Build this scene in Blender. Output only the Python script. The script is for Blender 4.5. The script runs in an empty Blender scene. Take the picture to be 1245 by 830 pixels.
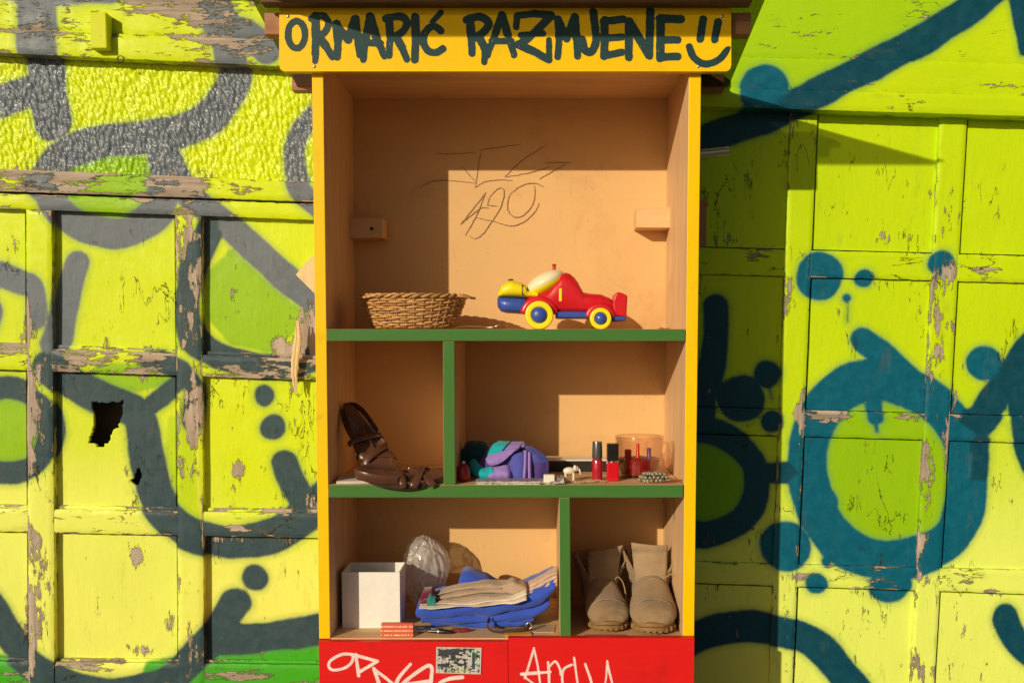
import bpy, math, random
import numpy as np
from mathutils import Vector, Matrix, noise as mnoise

# ------------------------------------------------------------------ camera, sky, sun
scene = bpy.context.scene
COL = scene.collection
F = 1200.0                      # focal length in photo pixels
PX, PY = 651.0, 505.0           # principal point in photo pixels
PITCH = math.atan(0.075)
CAM = Vector((0.0, -2.4, 1.45))
cam_d = bpy.data.cameras.new('camera')
cam = bpy.data.objects.new('camera', cam_d)
COL.objects.link(cam)
cam.location = CAM
cam.rotation_euler = (math.pi / 2 - PITCH, 0, 0)
cam_d.sensor_width = 36.0
cam_d.lens = F * 36.0 / 1245.0
cam_d.shift_x = -(PX - 622.5) / 1245.0
cam_d.shift_y = (PY - 415.0) / 1245.0
cam_d.clip_start = 0.05
cam_d.clip_end = 1000.0
scene.camera = cam

SUN_DIR = Vector((0.681, 1.0, -0.392)).normalized()      # way the light travels
elev = math.asin(-SUN_DIR.z)
world = bpy.data.worlds.new('World')
scene.world = world
world.use_nodes = True
wnt = world.node_tree
bg = wnt.nodes['Background']
sky = wnt.nodes.new('ShaderNodeTexSky')
sky.sky_type = 'NISHITA'
sky.sun_disc = False
sky.sun_elevation = elev
sky.sun_rotation = math.atan2(-SUN_DIR.x, -SUN_DIR.y)
sky.altitude = 150
sky.dust_density = 2.5
sky.ozone_density = 0.6
wnt.links.new(sky.outputs[0], bg.inputs[0])
bg.inputs[1].default_value = 0.05
sun_d = bpy.data.lights.new('sun', 'SUN')
sun_d.energy = 4.8
sun_d.angle = math.radians(0.55)
sun_d.color = (1.0, 0.85, 0.62)
sun = bpy.data.objects.new('sun', sun_d)
COL.objects.link(sun)
sun.location = (-3, -5, 5)
sun.rotation_euler = SUN_DIR.to_track_quat('-Z', 'Y').to_euler()
vs = scene.view_settings
vs.view_transform = 'Standard'
vs.look = 'None'
vs.exposure = -0.40
vs.gamma = 1.0
vs.use_curve_mapping = False
scene.render.resolution_x, scene.render.resolution_y = 1024, 682

RND = random.Random(7)


def P(u, v, Y):
    """photo pixel -> point on the vertical plane y = Y"""
    xc, yc = (u - PX) / F, -(v - PY) / F
    c, s = math.cos(PITCH), math.sin(PITCH)
    d = Vector((xc, c + yc * s, -s + yc * c))
    t = (Y - CAM.y) / d.y
    return CAM + d * t


WALL = 0.50     # plane of the door panels


def wall_uv(x, z):
    """arrays of world x,z -> pixel space of the door plane"""
    c, s = math.cos(PITCH), math.sin(PITCH)
    dy = WALL - CAM.y
    dz = z - CAM.z
    f = dy * c - dz * s
    up = dy * s + dz * c
    return PX + F * x / f, PY - F * up / f


# ------------------------------------------------------------------ mesh helpers
def mesh_obj(name, verts, faces, mat, parent=None, smooth=False, mats=None, fmat=None, local=False, auto=None):
    me = bpy.data.meshes.new(name)
    off = Vector((0, 0, 0))
    if parent is not None and not local:
        p = parent
        while p is not None:
            off += p.location
            p = p.parent
    me.from_pydata([tuple(Vector(v) - off) for v in verts], [], [tuple(f) for f in faces])
    for m in (mats or [mat]):
        me.materials.append(m)
    if fmat is not None:
        me.polygons.foreach_set('material_index', fmat)
    if smooth:
        me.polygons.foreach_set('use_smooth', [True] * len(me.polygons))
        if auto:
            me.set_sharp_from_angle(angle=math.radians(auto))
    me.update()
    o = bpy.data.objects.new(name, me)
    COL.objects.link(o)
    o.parent = parent
    return o


def root(name, loc, label, cat, group=None, rot=(0, 0, 0)):
    o = bpy.data.objects.new(name, None)
    COL.objects.link(o)
    o.location = loc
    o.rotation_euler = rot
    o.empty_display_size = 0.05
    tag(o, label, cat, group)
    return o


def tag(o, label=None, cat=None, group=None, kind=None):
    if label: o['label'] = label
    if cat: o['category'] = cat
    if group: o['group'] = group
    if kind: o['kind'] = kind
    return o


class MB:
    def __init__(s):
        s.v, s.f = [], []

    def add(s, vs_, fs_):
        n = len(s.v)
        s.v += [Vector(a) for a in vs_]
        s.f += [tuple(i + n for i in f) for f in fs_]
        return s

    def box(s, x0, x1, y0, y1, z0, z1):
        return s.add([(x0, y0, z0), (x1, y0, z0), (x1, y1, z0), (x0, y1, z0), (x0, y0, z1), (x1, y0, z1), (x1, y1, z1), (x0, y1, z1)],
                     [(0, 3, 2, 1), (4, 5, 6, 7), (0, 1, 5, 4), (1, 2, 6, 5), (2, 3, 7, 6), (3, 0, 4, 7)])

    def tube(s, pts, r, n=8, closed=False, caps=True, flat=None, up=None):
        """r: number or list; flat: (a,b) scale of the ring axes"""
        pts = [Vector(p) for p in pts]
        N = len(pts)
        base = len(s.v)
        prev = None
        for i, p in enumerate(pts):
            if closed:
                t = pts[(i + 1) % N] - pts[i - 1]
            else:
                t = pts[min(i + 1, N - 1)] - pts[max(i - 1, 0)]
            t.normalize()
            if up is not None:
                a = Vector(up)
            elif prev is None:
                a = Vector((0, 0, 1)) if abs(t.z) < 0.9 else Vector((1, 0, 0))
            else:
                a = prev
            a = (a - t * a.dot(t))
            a.normalize()
            prev = a
            b = t.cross(a)
            rr = r[i] if isinstance(r, (list, tuple)) else r
            fa, fb = flat or (1, 1)
            for k in range(n):
                th = 2 * math.pi * k / n
                s.v.append(p + a * (math.cos(th) * rr * fa) + b * (math.sin(th) * rr * fb))
        M = N if closed else N - 1
        for i in range(M):
            j = (i + 1) % N
            for k in range(n):
                k2 = (k + 1) % n
                s.f.append((base + i * n + k, base + i * n + k2, base + j * n + k2, base + j * n + k))
        if caps and not closed:
            s.f.append(tuple(base + k for k in range(n - 1, -1, -1)))
            s.f.append(tuple(base + (N - 1) * n + k for k in range(n)))
        return s

    def rings(s, rings, cap0=True, cap1=True, closed=True):
        base = len(s.v)
        n = len(rings[0])
        for r in rings:
            s.v += [Vector(p) for p in r]
        for i in range(len(rings) - 1):
            for k in range(n if closed else n - 1):
                k2 = (k + 1) % n
                s.f.append((base + i * n + k, base + i * n + k2, base + (i + 1) * n + k2, base + (i + 1) * n + k))
        if cap0: s.f.append(tuple(base + k for k in range(n - 1, -1, -1)))
        if cap1: s.f.append(tuple(base + (len(rings) - 1) * n + k for k in range(n)))
        return s

    def lathe(s, prof, n=24, c=(0, 0, 0), sx=1, sy=1, cap0=True, cap1=True):
        rs = []
        for r, z in prof:
            rs.append([(c[0] + sx * r * math.cos(2 * math.pi * k / n), c[1] + sy * r * math.sin(2 * math.pi * k / n), c[2] + z) for k in range(n)])
        return s.rings(rs, cap0, cap1)

    def prism(s, poly, y0, y1):
        """poly in (x,z), extruded in y"""
        n = len(poly)
        a = [(p[0], y0, p[1]) for p in poly] + [(p[0], y1, p[1]) for p in poly]
        fs = [tuple(range(n)), tuple(range(2 * n - 1, n - 1, -1))]
        fs += [(i, n + i, n + (i + 1) % n, (i + 1) % n) for i in range(n)]
        return s.add(a, fs)

    def xf(s, M, start=0):
        for i in range(start, len(s.v)):
            s.v[i] = M @ s.v[i]
        return s

    def obj(s, name, mat, parent=None, smooth=False, auto=None, local=True):
        return mesh_obj(name, s.v, s.f, mat, parent, smooth, local=local, auto=auto)


def bevel(o, w=0.002, seg=2):
    m = o.modifiers.new('bevel', 'BEVEL')
    m.width = w
    m.segments = seg
    m.limit_method = 'ANGLE'
    m.angle_limit = math.radians(40)
    return o


def catmull(pts, n=6, closed=False):
    P_ = [Vector(p) for p in pts]
    if len(P_) < 3: return P_
    out = []
    N = len(P_)
    for i in range(N if closed else N - 1):
        if closed:
            a, b, c, d = P_[i - 1], P_[i], P_[(i + 1) % N], P_[(i + 2) % N]
        else:
            a, b, c, d = P_[max(i - 1, 0)], P_[i], P_[i + 1], P_[min(i + 2, N - 1)]
        for k in range(n):
            t = k / n
            out.append(0.5 * ((2 * b) + (c - a) * t + (2 * a - 5 * b + 4 * c - d) * t * t + (3 * b - a - 3 * c + d) * t ** 3))
    out.append(P_[0] if closed else P_[-1])
    return out


def seg_dist(U, V, pts):
    d = np.full(U.shape, 1e9)
    for a, b in zip(pts[:-1], pts[1:]):
        ax, ay, bx, by = a[0], a[1], b[0], b[1]
        dx, dy = bx - ax, by - ay
        L = dx * dx + dy * dy + 1e-9
        t = np.clip(((U - ax) * dx + (V - ay) * dy) / L, 0, 1)
        d = np.minimum(d, np.hypot(U - ax - t * dx, V - ay - t * dy))
    return d


def poly_sd(U, V, poly):
    d = seg_dist(U, V, list(poly) + [poly[0]])
    ins = np.zeros(U.shape, bool)
    n = len(poly)
    for i in range(n):
        x1, y1 = poly[i][:2]
        x2, y2 = poly[(i + 1) % n][:2]
        if y1 == y2: continue
        c = ((y1 > V) != (y2 > V)) & (U < (x2 - x1) * (V - y1) / (y2 - y1) + x1)
        ins ^= c
    return np.where(ins, -d, d)


# ------------------------------------------------------------------ shader helpers
class SH:
    def __init__(s, name):
        s.m = bpy.data.materials.new(name)
        s.m.use_nodes = True
        s.nt = s.m.node_tree
        s.b = s.nt.nodes['Principled BSDF']

    def n(s, t, **kw):
        nd = s.nt.nodes.new('ShaderNode' + t)
        for k, v in kw.items():
            setattr(nd, k, v)
        return nd

    def put(s, sock, val):
        if val is None: return
        if hasattr(val, 'is_output'):
            s.nt.links.new(val, sock)
        else:
            if isinstance(val, tuple) and len(val) == 3 and sock.type == 'RGBA':
                val = (*val, 1)
            sock.default_value = val

    def math(s, op, a, b=None, c=None, clamp=False):
        nd = s.n('Math', operation=op, use_clamp=clamp)
        for i, x in enumerate((a, b, c)):
            if x is not None: s.put(nd.inputs[i], x)
        return nd.outputs[0]

    def mix(s, f, a, b, blend='MIX'):
        nd = s.n('Mix', data_type='RGBA', blend_type=blend)
        s.put(nd.inputs[0], f)
        s.put(nd.inputs[6], a)
        s.put(nd.inputs[7], b)
        return nd.outputs[2]

    def ramp(s, x, lo, hi, a=0.0, b=1.0, smooth=True):
        nd = s.n('MapRange', interpolation_type='SMOOTHSTEP' if smooth else 'LINEAR')
        for i, v in enumerate((x, lo, hi, a, b)): s.put(nd.inputs[i], v)
        return nd.outputs[0]

    def noise(s, scale, detail=4, rough=0.55, vec=None, stretch=None, dist=0.0):
        nd = s.n('TexNoise')
        nd.inputs['Scale'].default_value = scale
        nd.inputs['Detail'].default_value = detail
        nd.inputs['Roughness'].default_value = rough
        nd.inputs['Distortion'].default_value = dist
        s.put(nd.inputs['Vector'], s.pos(stretch) if vec is None else vec)
        return nd.outputs[0]

    def pos(s, stretch=None, which=None):
        if not hasattr(s, '_pos'):
            s._pos = s.n('NewGeometry').outputs['Position']
        p = s._pos
        if which == 'obj':
            p = s.n('TexCoord').outputs['Object']
        if stretch:
            mp = s.n('Mapping')
            mp.inputs['Scale'].default_value = stretch
            s.put(mp.inputs['Vector'], p)
            p = mp.outputs[0]
        return p

    def attr(s, name):
        return s.n('Attribute', attribute_name=name)

    def bump(s, h, dist=0.002, strength=1.0, normal=None):
        nd = s.n('Bump')
        nd.inputs['Strength'].default_value = strength
        nd.inputs['Distance'].default_value = dist
        s.put(nd.inputs['Height'], h)
        if normal is not None: s.put(nd.inputs['Normal'], normal)
        return nd.outputs[0]

    def out(s, col=None, rough=None, metal=None, normal=None, spec=None, **kw):
        s.put(s.b.inputs['Base Color'], col)
        s.put(s.b.inputs['Roughness'], rough)
        s.put(s.b.inputs['Metallic'], metal)
        s.put(s.b.inputs['Normal'], normal)
        s.put(s.b.inputs['Specular IOR Level'], spec)
        for k, v in kw.items():
            s.put(s.b.inputs[k.replace('_', ' ')], v)
        return s.m


def lin(r, g, b):
    f = lambda c: c / 12.92 if c <= 0.04045 else ((c + 0.055) / 1.055) ** 2.4
    return (f(r / 255), f(g / 255), f(b / 255))


def wood(name, c1, c2, axis='z', scale=9, rough=0.6, bumpd=0.0006, knots=False, contrast=1.0):
    s = SH(name)
    st = {'x': (0.08, 1, 1), 'y': (1, 0.08, 1), 'z': (1, 1, 0.08)}[axis]
    g = s.noise(scale * 6, 6, 0.65, stretch=st, dist=0.6)
    g2 = s.noise(scale * 0.7, 3, 0.5)
    f = s.ramp(g, 0.5 - 0.22 / contrast, 0.5 + 0.22 / contrast)
    c = s.mix(f, c1, c2)
    c = s.mix(s.ramp(g2, 0.35, 0.75, 0, 0.35), c, tuple(x * 0.72 for x in c1))
    if knots:
        v = s.n('TexVoronoi')
        v.inputs['Scale'].default_value = 5.0
        s.put(v.inputs['Vector'], s.pos({'x': (0.5, 1, 1), 'y': (1, 0.5, 1), 'z': (1, 1, 0.5)}[axis]))
        c = s.mix(s.ramp(v.outputs['Distance'], 0.03, 0.11, 0.75, 0.0), c, tuple(x * 0.25 for x in c1))
    fine = s.noise(900, 2, 0.6)
    c = s.mix(s.ramp(fine, 0.4, 0.7, 0, 0.16), c, tuple(x * 0.5 for x in c1))
    sm1 = s.noise(4.5, 7, 0.68, dist=0.8)
    c = s.mix(s.ramp(sm1, 0.52, 0.70, 0, 0.30), c, (c1[0] * 0.62, c1[1] * 0.50, c1[2] * 0.42))
    sc1 = s.noise(26, 3, 0.6, stretch=(1, 1, 0.12), dist=0.3)
    scr = s.math('MULTIPLY', s.ramp(s.math('ABSOLUTE', s.math('SUBTRACT', sc1, 0.5)), 0.001, 0.004, 1, 0), s.ramp(s.noise(5, 2, 0.5), 0.55, 0.65))
    c = s.mix(s.math('MULTIPLY', scr, 0.35), c, tuple(x * 0.35 for x in c1))
    spt = s.ramp(s.noise(110, 2, 0.5), 0.76, 0.79)
    c = s.mix(s.math('MULTIPLY', spt, 0.6), c, tuple(x * 0.3 for x in c1))
    s.out(c, s.ramp(g, 0.3, 0.7, rough - 0.08, rough + 0.1), normal=s.bump(s.math('ADD', g, s.math('MULTIPLY', fine, 0.3)), bumpd), spec=0.35)
    return s.m


def painted(name, col, rough=0.45, wear=0.02, under=(0.5, 0.3, 0.14), axis='z', var=0.12, bumpd=0.0007):
    s = SH(name)
    st = {'x': (0.12, 1, 1), 'y': (1, 0.12, 1), 'z': (1, 1, 0.12)}[axis]
    br = s.noise(70, 5, 0.6, stretch=st)
    big = s.noise(6, 4, 0.6)
    c = s.mix(s.ramp(big, 0.3, 0.75, 0, var), col, tuple(x * 0.55 for x in col))
    c = s.mix(s.ramp(br, 0.4, 0.75, 0, var * 0.8), c, tuple(min(1, x * 1.25 + 0.03) for x in col))
    chip = s.noise(55, 7, 0.74)
    msk = s.ramp(chip, 0.70 - wear, 0.71 - wear)
    drt = s.noise(14, 6, 0.7)
    c = s.mix(s.ramp(drt, 0.55, 0.75, 0, 0.22), c, (0.10, 0.07, 0.03))
    c = s.mix(msk, c, under)
    h = s.math('SUBTRACT', br, s.math('MULTIPLY', msk, 0.8))
    s.out(c, s.ramp(big, 0.2, 0.8, rough - 0.08, rough + 0.15), normal=s.bump(h, bumpd), spec=0.2)
    return s.m


def plain(name, col, rough=0.5, metal=0.0, var=0.15, scale=30, bumpd=0.0, spec=0.5, **kw):
    s = SH(name)
    n = s.noise(scale, 4, 0.6)
    c = s.mix(s.ramp(n, 0.3, 0.75, 0, var), col, tuple(x * 0.5 for x in col))
    s.out(c, s.ramp(n, 0.2, 0.8, max(0.02, rough - 0.07), rough + 0.1), metal, s.bump(n, bumpd) if bumpd else None, spec, **kw)
    return s.m


def cloth(name, col, weave=700, var=0.25, bumpd=0.0006, sheen=0.3, attr=None):
    s = SH(name)
    w1 = s.noise(weave, 2, 0.6)
    n = s.noise(18, 4, 0.6)
    base = s.attr(attr).outputs['Color'] if attr else col
    c = s.mix(s.ramp(n, 0.3, 0.8, 0, var), base, (0.02, 0.02, 0.03))
    c = s.mix(s.ramp(w1, 0.35, 0.7, 0, 0.22), c, (0.02, 0.02, 0.02))
    s.out(c, 0.85, normal=s.bump(s.math('ADD', w1, n), bumpd), spec=0.2)
    s.b.inputs['Sheen Weight'].default_value = sheen
    return s.m


def door_paint(name, axis='z', crack=1.0, pebble=False):
    """spray-painted old timber: paint colours come from distance fields stored on the mesh, peeling from noise"""
    s = SH(name)
    base = s.attr('basecol').outputs['Color']
    dcol = s.attr('dcol').outputs['Color']
    lcol = s.attr('lcol').outputs['Color']
    sd = s.attr('sd').outputs['Fac']
    sl = s.attr('sl').outputs['Fac']
    wear = s.attr('wear').outputs['Fac']
    st = {'x': (0.3, 1, 1), 'z': (1, 1, 0.3)}[axis]
    jit = s.math('MULTIPLY', s.math('SUBTRACT', s.noise(35, 5, 0.6), 0.5), 3.0)
    spk = s.math('MULTIPLY', s.math('SUBTRACT', s.noise(500, 2, 0.6), 0.5), 3.5)
    sdj = s.math('ADD', s.math('ADD', sd, jit), spk)
    slj = s.math('ADD', s.math('ADD', sl, jit), spk)
    big = s.noise(3.2, 5, 0.6)
    mott = s.noise(30, 5, 0.65)
    c = s.mix(s.ramp(big, 0.35, 0.7, 0, 0.30), base, s.mix(1.0, base, (0.80, 0.90, 0.5), 'MULTIPLY'))
    c = s.mix(s.ramp(slj, -3.5, 2.0, 1, 0), c, lcol)
    # overspray round the dark strokes
    c = s.mix(s.ramp(sdj, 0.0, 9.0, 0.32, 0.0), c, s.mix(0.5, dcol, (0.16, 0.5, 0.08)))
    d2 = s.mix(s.ramp(mott, 0.35, 0.75, 0, 0.35), dcol, s.mix(1.0, dcol, (1.9, 1.7, 1.6), 'MULTIPLY'))
    c = s.mix(s.ramp(sdj, -2.4, 2.0, 1, 0), c, d2)
    # scuffs and dirt
    gr = s.noise(16, 7, 0.72, stretch=st)
    c = s.mix(s.ramp(gr, 0.56, 0.72, 0, 0.26), c, (0.16, 0.13, 0.05))
    dirt = s.noise(170, 4, 0.75)
    c = s.mix(s.ramp(dirt, 0.63, 0.72, 0, 0.5), c, (0.12, 0.10, 0.05))
    # peeling
    pn = s.noise(15, 9, 0.66, stretch=st)
    pn2 = s.noise(60, 5, 0.7, stretch=st)
    pv = s.math('ADD', wear, s.math('MULTIPLY', s.math('SUBTRACT', pn, 0.5), 2.5))
    pv = s.math('ADD', pv, s.math('MULTIPLY', s.math('SUBTRACT', pn2, 0.5), 1.5))
    peel = s.ramp(pv, 0.63, 0.66)
    rim = s.math('MULTIPLY', s.ramp(pv, 0.50, 0.62), s.math('SUBTRACT', 1.0, peel))
    wg = s.noise(55, 6, 0.7, stretch={'x': (0.06, 1, 1), 'z': (1, 1, 0.06)}[axis])
    wcol = s.mix(s.ramp(wg, 0.3, 0.7), (0.52, 0.43, 0.355), (0.27, 0.21, 0.165))
    c = s.mix(s.math('MULTIPLY', rim, 0.30), c, (0.9, 0.9, 0.5))
    c = s.mix(s.math('MULTIPLY', s.ramp(pv, 0.605, 0.625), s.math('SUBTRACT', 1.0, s.ramp(pv, 0.64, 0.66))), c, (0.05, 0.045, 0.02))
    c = s.mix(peel, c, wcol)
    # cracks along the grain
    cn = s.noise(16, 5, 0.6, stretch={'x': (0.35, 1, 1.3), 'z': (1.3, 1, 0.35)}[axis], dist=0.5)
    cl_ = s.ramp(s.math('ABSOLUTE', s.math('SUBTRACT', cn, 0.5)), 0.0035, 0.009, 1, 0)
    cm = s.math('MULTIPLY', cl_, s.ramp(s.noise(7, 3, 0.5), 0.60, 0.66))
    cm = s.math('MULTIPLY', cm, crack)
    c = s.mix(s.math('MULTIPLY', cm, 0.85), c, (0.05, 0.04, 0.015))
    # relief
    h = s.math('MULTIPLY', peel, -1.5)
    h = s.math('ADD', h, s.math('MULTIPLY', rim, 0.9))
    h = s.math('ADD', h, s.math('MULTIPLY', cm, -1.2))
    h = s.math('ADD', h, s.math('MULTIPLY', s.noise(45, 6, 0.65, stretch=st), 0.55 if not pebble else 0.3))
    h = s.math('ADD', h, s.math('MULTIPLY', wg, s.math('MULTIPLY', peel, 0.9)))
    h = s.math('ADD', h, s.math('MULTIPLY', s.noise(9, 4, 0.5), 1.2))
    rg = s.ramp(mott, 0.3, 0.7, 0.27 if pebble else 0.36, 0.42 if pebble else 0.58)
    rg = s.math('ADD', rg, s.math('MULTIPLY', peel, 0.35), clamp=True)
    s.out(c, rg, normal=s.bump(h, 0.0026), spec=0.38 if pebble else 0.22)
    return s.m


M_DOOR_V = door_paint('spray painted timber upright', 'z')
M_DOOR_H = door_paint('spray painted timber level', 'x')
M_PEBBLE = door_paint('spray painted pebbled sheet', 'z', 0.0, True)
M_DARK = plain('dark void timber', (0.16, 0.11, 0.07), 0.9)
M_BACK = wood('orange plywood back', (0.76, 0.48, 0.205), (0.74, 0.455, 0.185), 'x', 3, 0.55, 0.0002, contrast=0.7)
M_SIDE = wood('pine side board', (0.80, 0.54, 0.30), (0.66, 0.41, 0.21), 'z', 5, 0.55, 0.0005, knots=True)
M_SHELFWOOD = wood('pine shelf board', (0.76, 0.50, 0.26), (0.62, 0.37, 0.18), 'x', 5, 0.55, 0.0005, knots=True)
M_CLEAT = wood('pale pine block', (0.80, 0.55, 0.28), (0.68, 0.42, 0.19), 'x', 7, 0.6)
M_BATTEN = wood('brown stained batten', (0.42, 0.20, 0.10), (0.33, 0.15, 0.075), 'x', 7, 0.6)
M_ROOF = wood('dark stained roof board', (0.17, 0.085, 0.04), (0.11, 0.055, 0.025), 'x', 6, 0.65)
M_SPLINTER = wood('raw split pine', (0.85, 0.66, 0.36), (0.70, 0.50, 0.24), 'z', 12, 0.7, 0.001)
M_YEL = painted('yellow gloss paint', (0.92, 0.58, 0.001), 0.38, 0.012, axis='z', var=0.12)
M_GREEN = painted('green gloss paint', (0.058, 0.175, 0.036), 0.42, 0.03, axis='x')
M_GREENV = painted('green gloss paint upright', (0.058, 0.175, 0.036), 0.42, 0.03, axis='z')


# ------------------------------------------------------------------ ground and facade
s = SH('worn asphalt')
a1, a2 = s.noise(2.0, 6, 0.65), s.noise(260, 3, 0.7)
s.out(s.mix(s.ramp(a2, 0.35, 0.7), s.mix(s.ramp(a1, 0.3, 0.7), (0.05, 0.046, 0.042), (0.085, 0.078, 0.07)), (0.12, 0.11, 0.10)), 0.85, normal=s.bump(a2, 0.003))
M_GROUND = s.m
tag(MB().add([(-220, -420, 0), (220, -420, 0), (220, 220, 0), (-220, 220, 0)], [(0, 1, 2, 3)]).obj('ground', M_GROUND), kind='structure')
s = SH('ochre render')
a1, a2 = s.noise(1.3, 6, 0.65), s.noise(120, 4, 0.7)
s.out(s.mix(s.ramp(a1, 0.3, 0.7), (0.52, 0.44, 0.30), (0.42, 0.34, 0.22)), 0.9, normal=s.bump(a2, 0.004))
M_RENDER = s.m

# ------------------------------------------------------------------ graffiti in photo pixels
DARK = []     # (points, half width, colour)
SLATE, SLATE2 = (0.120, 0.150, 0.185), (0.032, 0.066, 0.082)
TEAL, TEAL2 = (0.002, 0.105, 0.175), (0.003, 0.058, 0.095)


def st(pts, hw, col, closed=False, sm=True):
    DARK.append(([(p[0], p[1]) for p in catmull([(a, b, 0) for a, b in pts], 6, closed)] if sm and len(pts) > 2 else pts, hw, col))


def dot(x, y, r, col):
    DARK.append(([(x - 0.5, y), (x + 0.5, y)], r, col))


# left hand door
st([(56, -60), (56, 20), (58, 70), (60, 110), (66, 150)], 23, SLATE)
st([(-60, 160), (-10, 130), (30, 115), (60, 105)], 19, SLATE)
st([(-20, -20), (60, -5), (140, -8)], 20, SLATE)
st([(240, -30), (272, 20), (285, 60), (286, 97), (262, 138), (211, 164), (130, 174), (80, 190), (55, 225)], 20, SLATE)
st([(270, 40), (300, 45), (330, 70)], 17, SLATE)
st([(195, 175), (202, 200), (205, 230), (190, 262), (150, 283), (105, 276), (72, 250), (62, 215)], 19, SLATE)
st([(400, 128), (368, 160), (360, 200), (372, 238), (400, 262)], 13, SLATE)
st([(208, 195), (228, 235), (262, 262), (310, 302), (350, 340), (400, 382)], 17, SLATE)
st([(262, 270), (240, 320), (232, 370), (240, 412), (275, 436), (330, 446), (400, 432)], 16, SLATE2)
st([(94, 320), (86, 352), (76, 400), (70, 420)], 15, SLATE)
st([(-60, 318), (-10, 330), (25, 342), (46, 352), (48, 388)], 15, SLATE)
st([(-20, 350), (-6, 380), (-20, 420)], 10, SLATE)
st([(12, 470), (50, 488), (65, 523), (50, 560), (12, 576), (-30, 560), (-45, 523), (-28, 486)], 14, SLATE2, True)
st([(66, 446), (95, 468), (132, 488), (168, 504), (178, 545), (190, 600), (218, 638), (262, 656), (310, 656), (352, 640), (410, 592)], 21, SLATE2)
st([(170, 505), (205, 478), (228, 452), (200, 436)], 12, SLATE2)
st([(185, 436), (215, 448), (240, 470), (236, 510)], 12, SLATE2)
dot(321, 480, 13, SLATE2); dot(332, 518, 16, SLATE2); dot(311, 701, 16, SLATE2)
st([(347, 562), (356, 585), (368, 608)], 16, SLATE2)
st([(-60, 690), (-12, 735), (18, 780), (60, 814), (130, 838), (206, 824), (256, 778), (287, 731)], 19, SLATE2)
st([(256, 778), (310, 776), (400, 764)], 19, SLATE2)
# beyond the frame on the left
st([(-420, 40), (-330, 120), (-300, 230), (-360, 330), (-250, 420)], 20, SLATE)
st([(-120, 430), (-190, 500), (-180, 600), (-260, 690), (-400, 640)], 20, SLATE2)
st([(-160, 170), (-210, 240), (-190, 320)], 16, SLATE)
dot(-300, 520, 20, SLATE2); dot(-250, 560, 14, SLATE2)
# right hand door
st([(840, 176), (900, 154), (960, 132), (1048, 88), (1120, 50), (1190, 2), (1260, -60)], 18, TEAL2)
dot(923, 117, 31, TEAL)
dot(995, 335, 30, TEAL); dot(1050, 338, 11.5, TEAL); dot(1142, 321, 16, TEAL); dot(1030, 363, 6, TEAL)
st([(1030, 363), (1031, 392)], 1.4, TEAL2)
st([(986, 600), (982, 545), (1003, 492), (1050, 462), (1100, 470), (1142, 497), (1172, 540), (1176, 592), (1162, 642), (1132, 668), (1085, 680), (1035, 668), (1003, 640)], 25, TEAL, True)
st([(1050, 414), (1080, 436), (1112, 466)], 16, TEAL)
st([(1142, 505), (1185, 515), (1215, 480), (1262, 415), (1330, 360)], 19, TEAL2)
st([(1185, 540), (1180, 600), (1160, 645)], 19, TEAL2)
dot(1197, 441, 22, TEAL)
st([(1256, 440), (1246, 490), (1258, 560), (1300, 600)], 20, TEAL2)
st([(1062, 490), (1063, 506)], 10, TEAL); st([(1063, 500), (1064, 524)], 3, TEAL)
dot(994, 612, 23, TEAL); dot(955, 663, 30, TEAL); dot(1004, 680, 6, TEAL); dot(990, 707, 14, TEAL); dot(1082, 708, 26, TEAL)
st([(872, 372), (868, 430), (852, 505)], 16, TEAL2)
dot(900, 485, 29, TEAL2); dot(932, 456, 17, TEAL2); dot(937, 511, 14, TEAL2); st([(936, 460), (938, 484)], 2, TEAL2)
st([(820, 524), (872, 526), (914, 558), (920, 600), (898, 636), (850, 650), (800, 630)], 17, TEAL2)
st([(925, 575), (970, 572)], 14, TEAL2)
st([(800, 800), (850, 772), (900, 760), (955, 768), (1000, 790), (1050, 850)], 20, TEAL2)
st([(1223, 750), (1240, 782), (1275, 810)], 17, TEAL2)
st([(1290, 120), (1380, 220), (1360, 330), (1450, 420), (1420, 540)], 22, TEAL2)
dot(1500, 300, 30, TEAL); dot(1540, 360, 15, TEAL)
st([(1360, 640), (1450, 610), (1520, 680), (1480, 780)], 22, TEAL)
TRI = [(1212, -10), (1300, -10), (1300, 78), (1228, 76)]

LIME = []    # sdf lambdas: ellipses (cx,cy,rx,ry) or polygon, colour
LG, GG = (0.28, 0.52, 0.004), (0.05, 0.40, 0.012)
LIME.append(('e', 130, 224, 62, 55, LG))
LIME.append(('p', [(252, 330), (283, 300), (380, 390), (330, 430), (280, 420), (250, 385)], LG))
LIME.append(('e', 12, 523, 52, 52, LG))
LIME.append(('p', [(105, 455), (120, 440), (205, 440), (210, 470), (150, 480)], LG))
LIME.append(('p', [(180, 800), (262, 790), (410, 775), (410, 900), (160, 900)], GG))
LIME.append(('p', [(-20, 790), (20, 800), (60, 830), (60, 900), (-60, 900)], GG))
LIME.append(('e', 1075, 575, 95, 102, LG))
LIME.append(('e', 862, 590, 52, 60, (0.20, 0.46, 0.004)))
LIME.append(('p', [(860, -40), (1185, -40), (1120, 40), (960, 122), (870, 122)], (0.36, 0.62, 0.004)))
LIME.append(('p', [(205, 505), (240, 500), (246, 640), (215, 620), (200, 560)], (0.48, 0.66, 0.003)))

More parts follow.
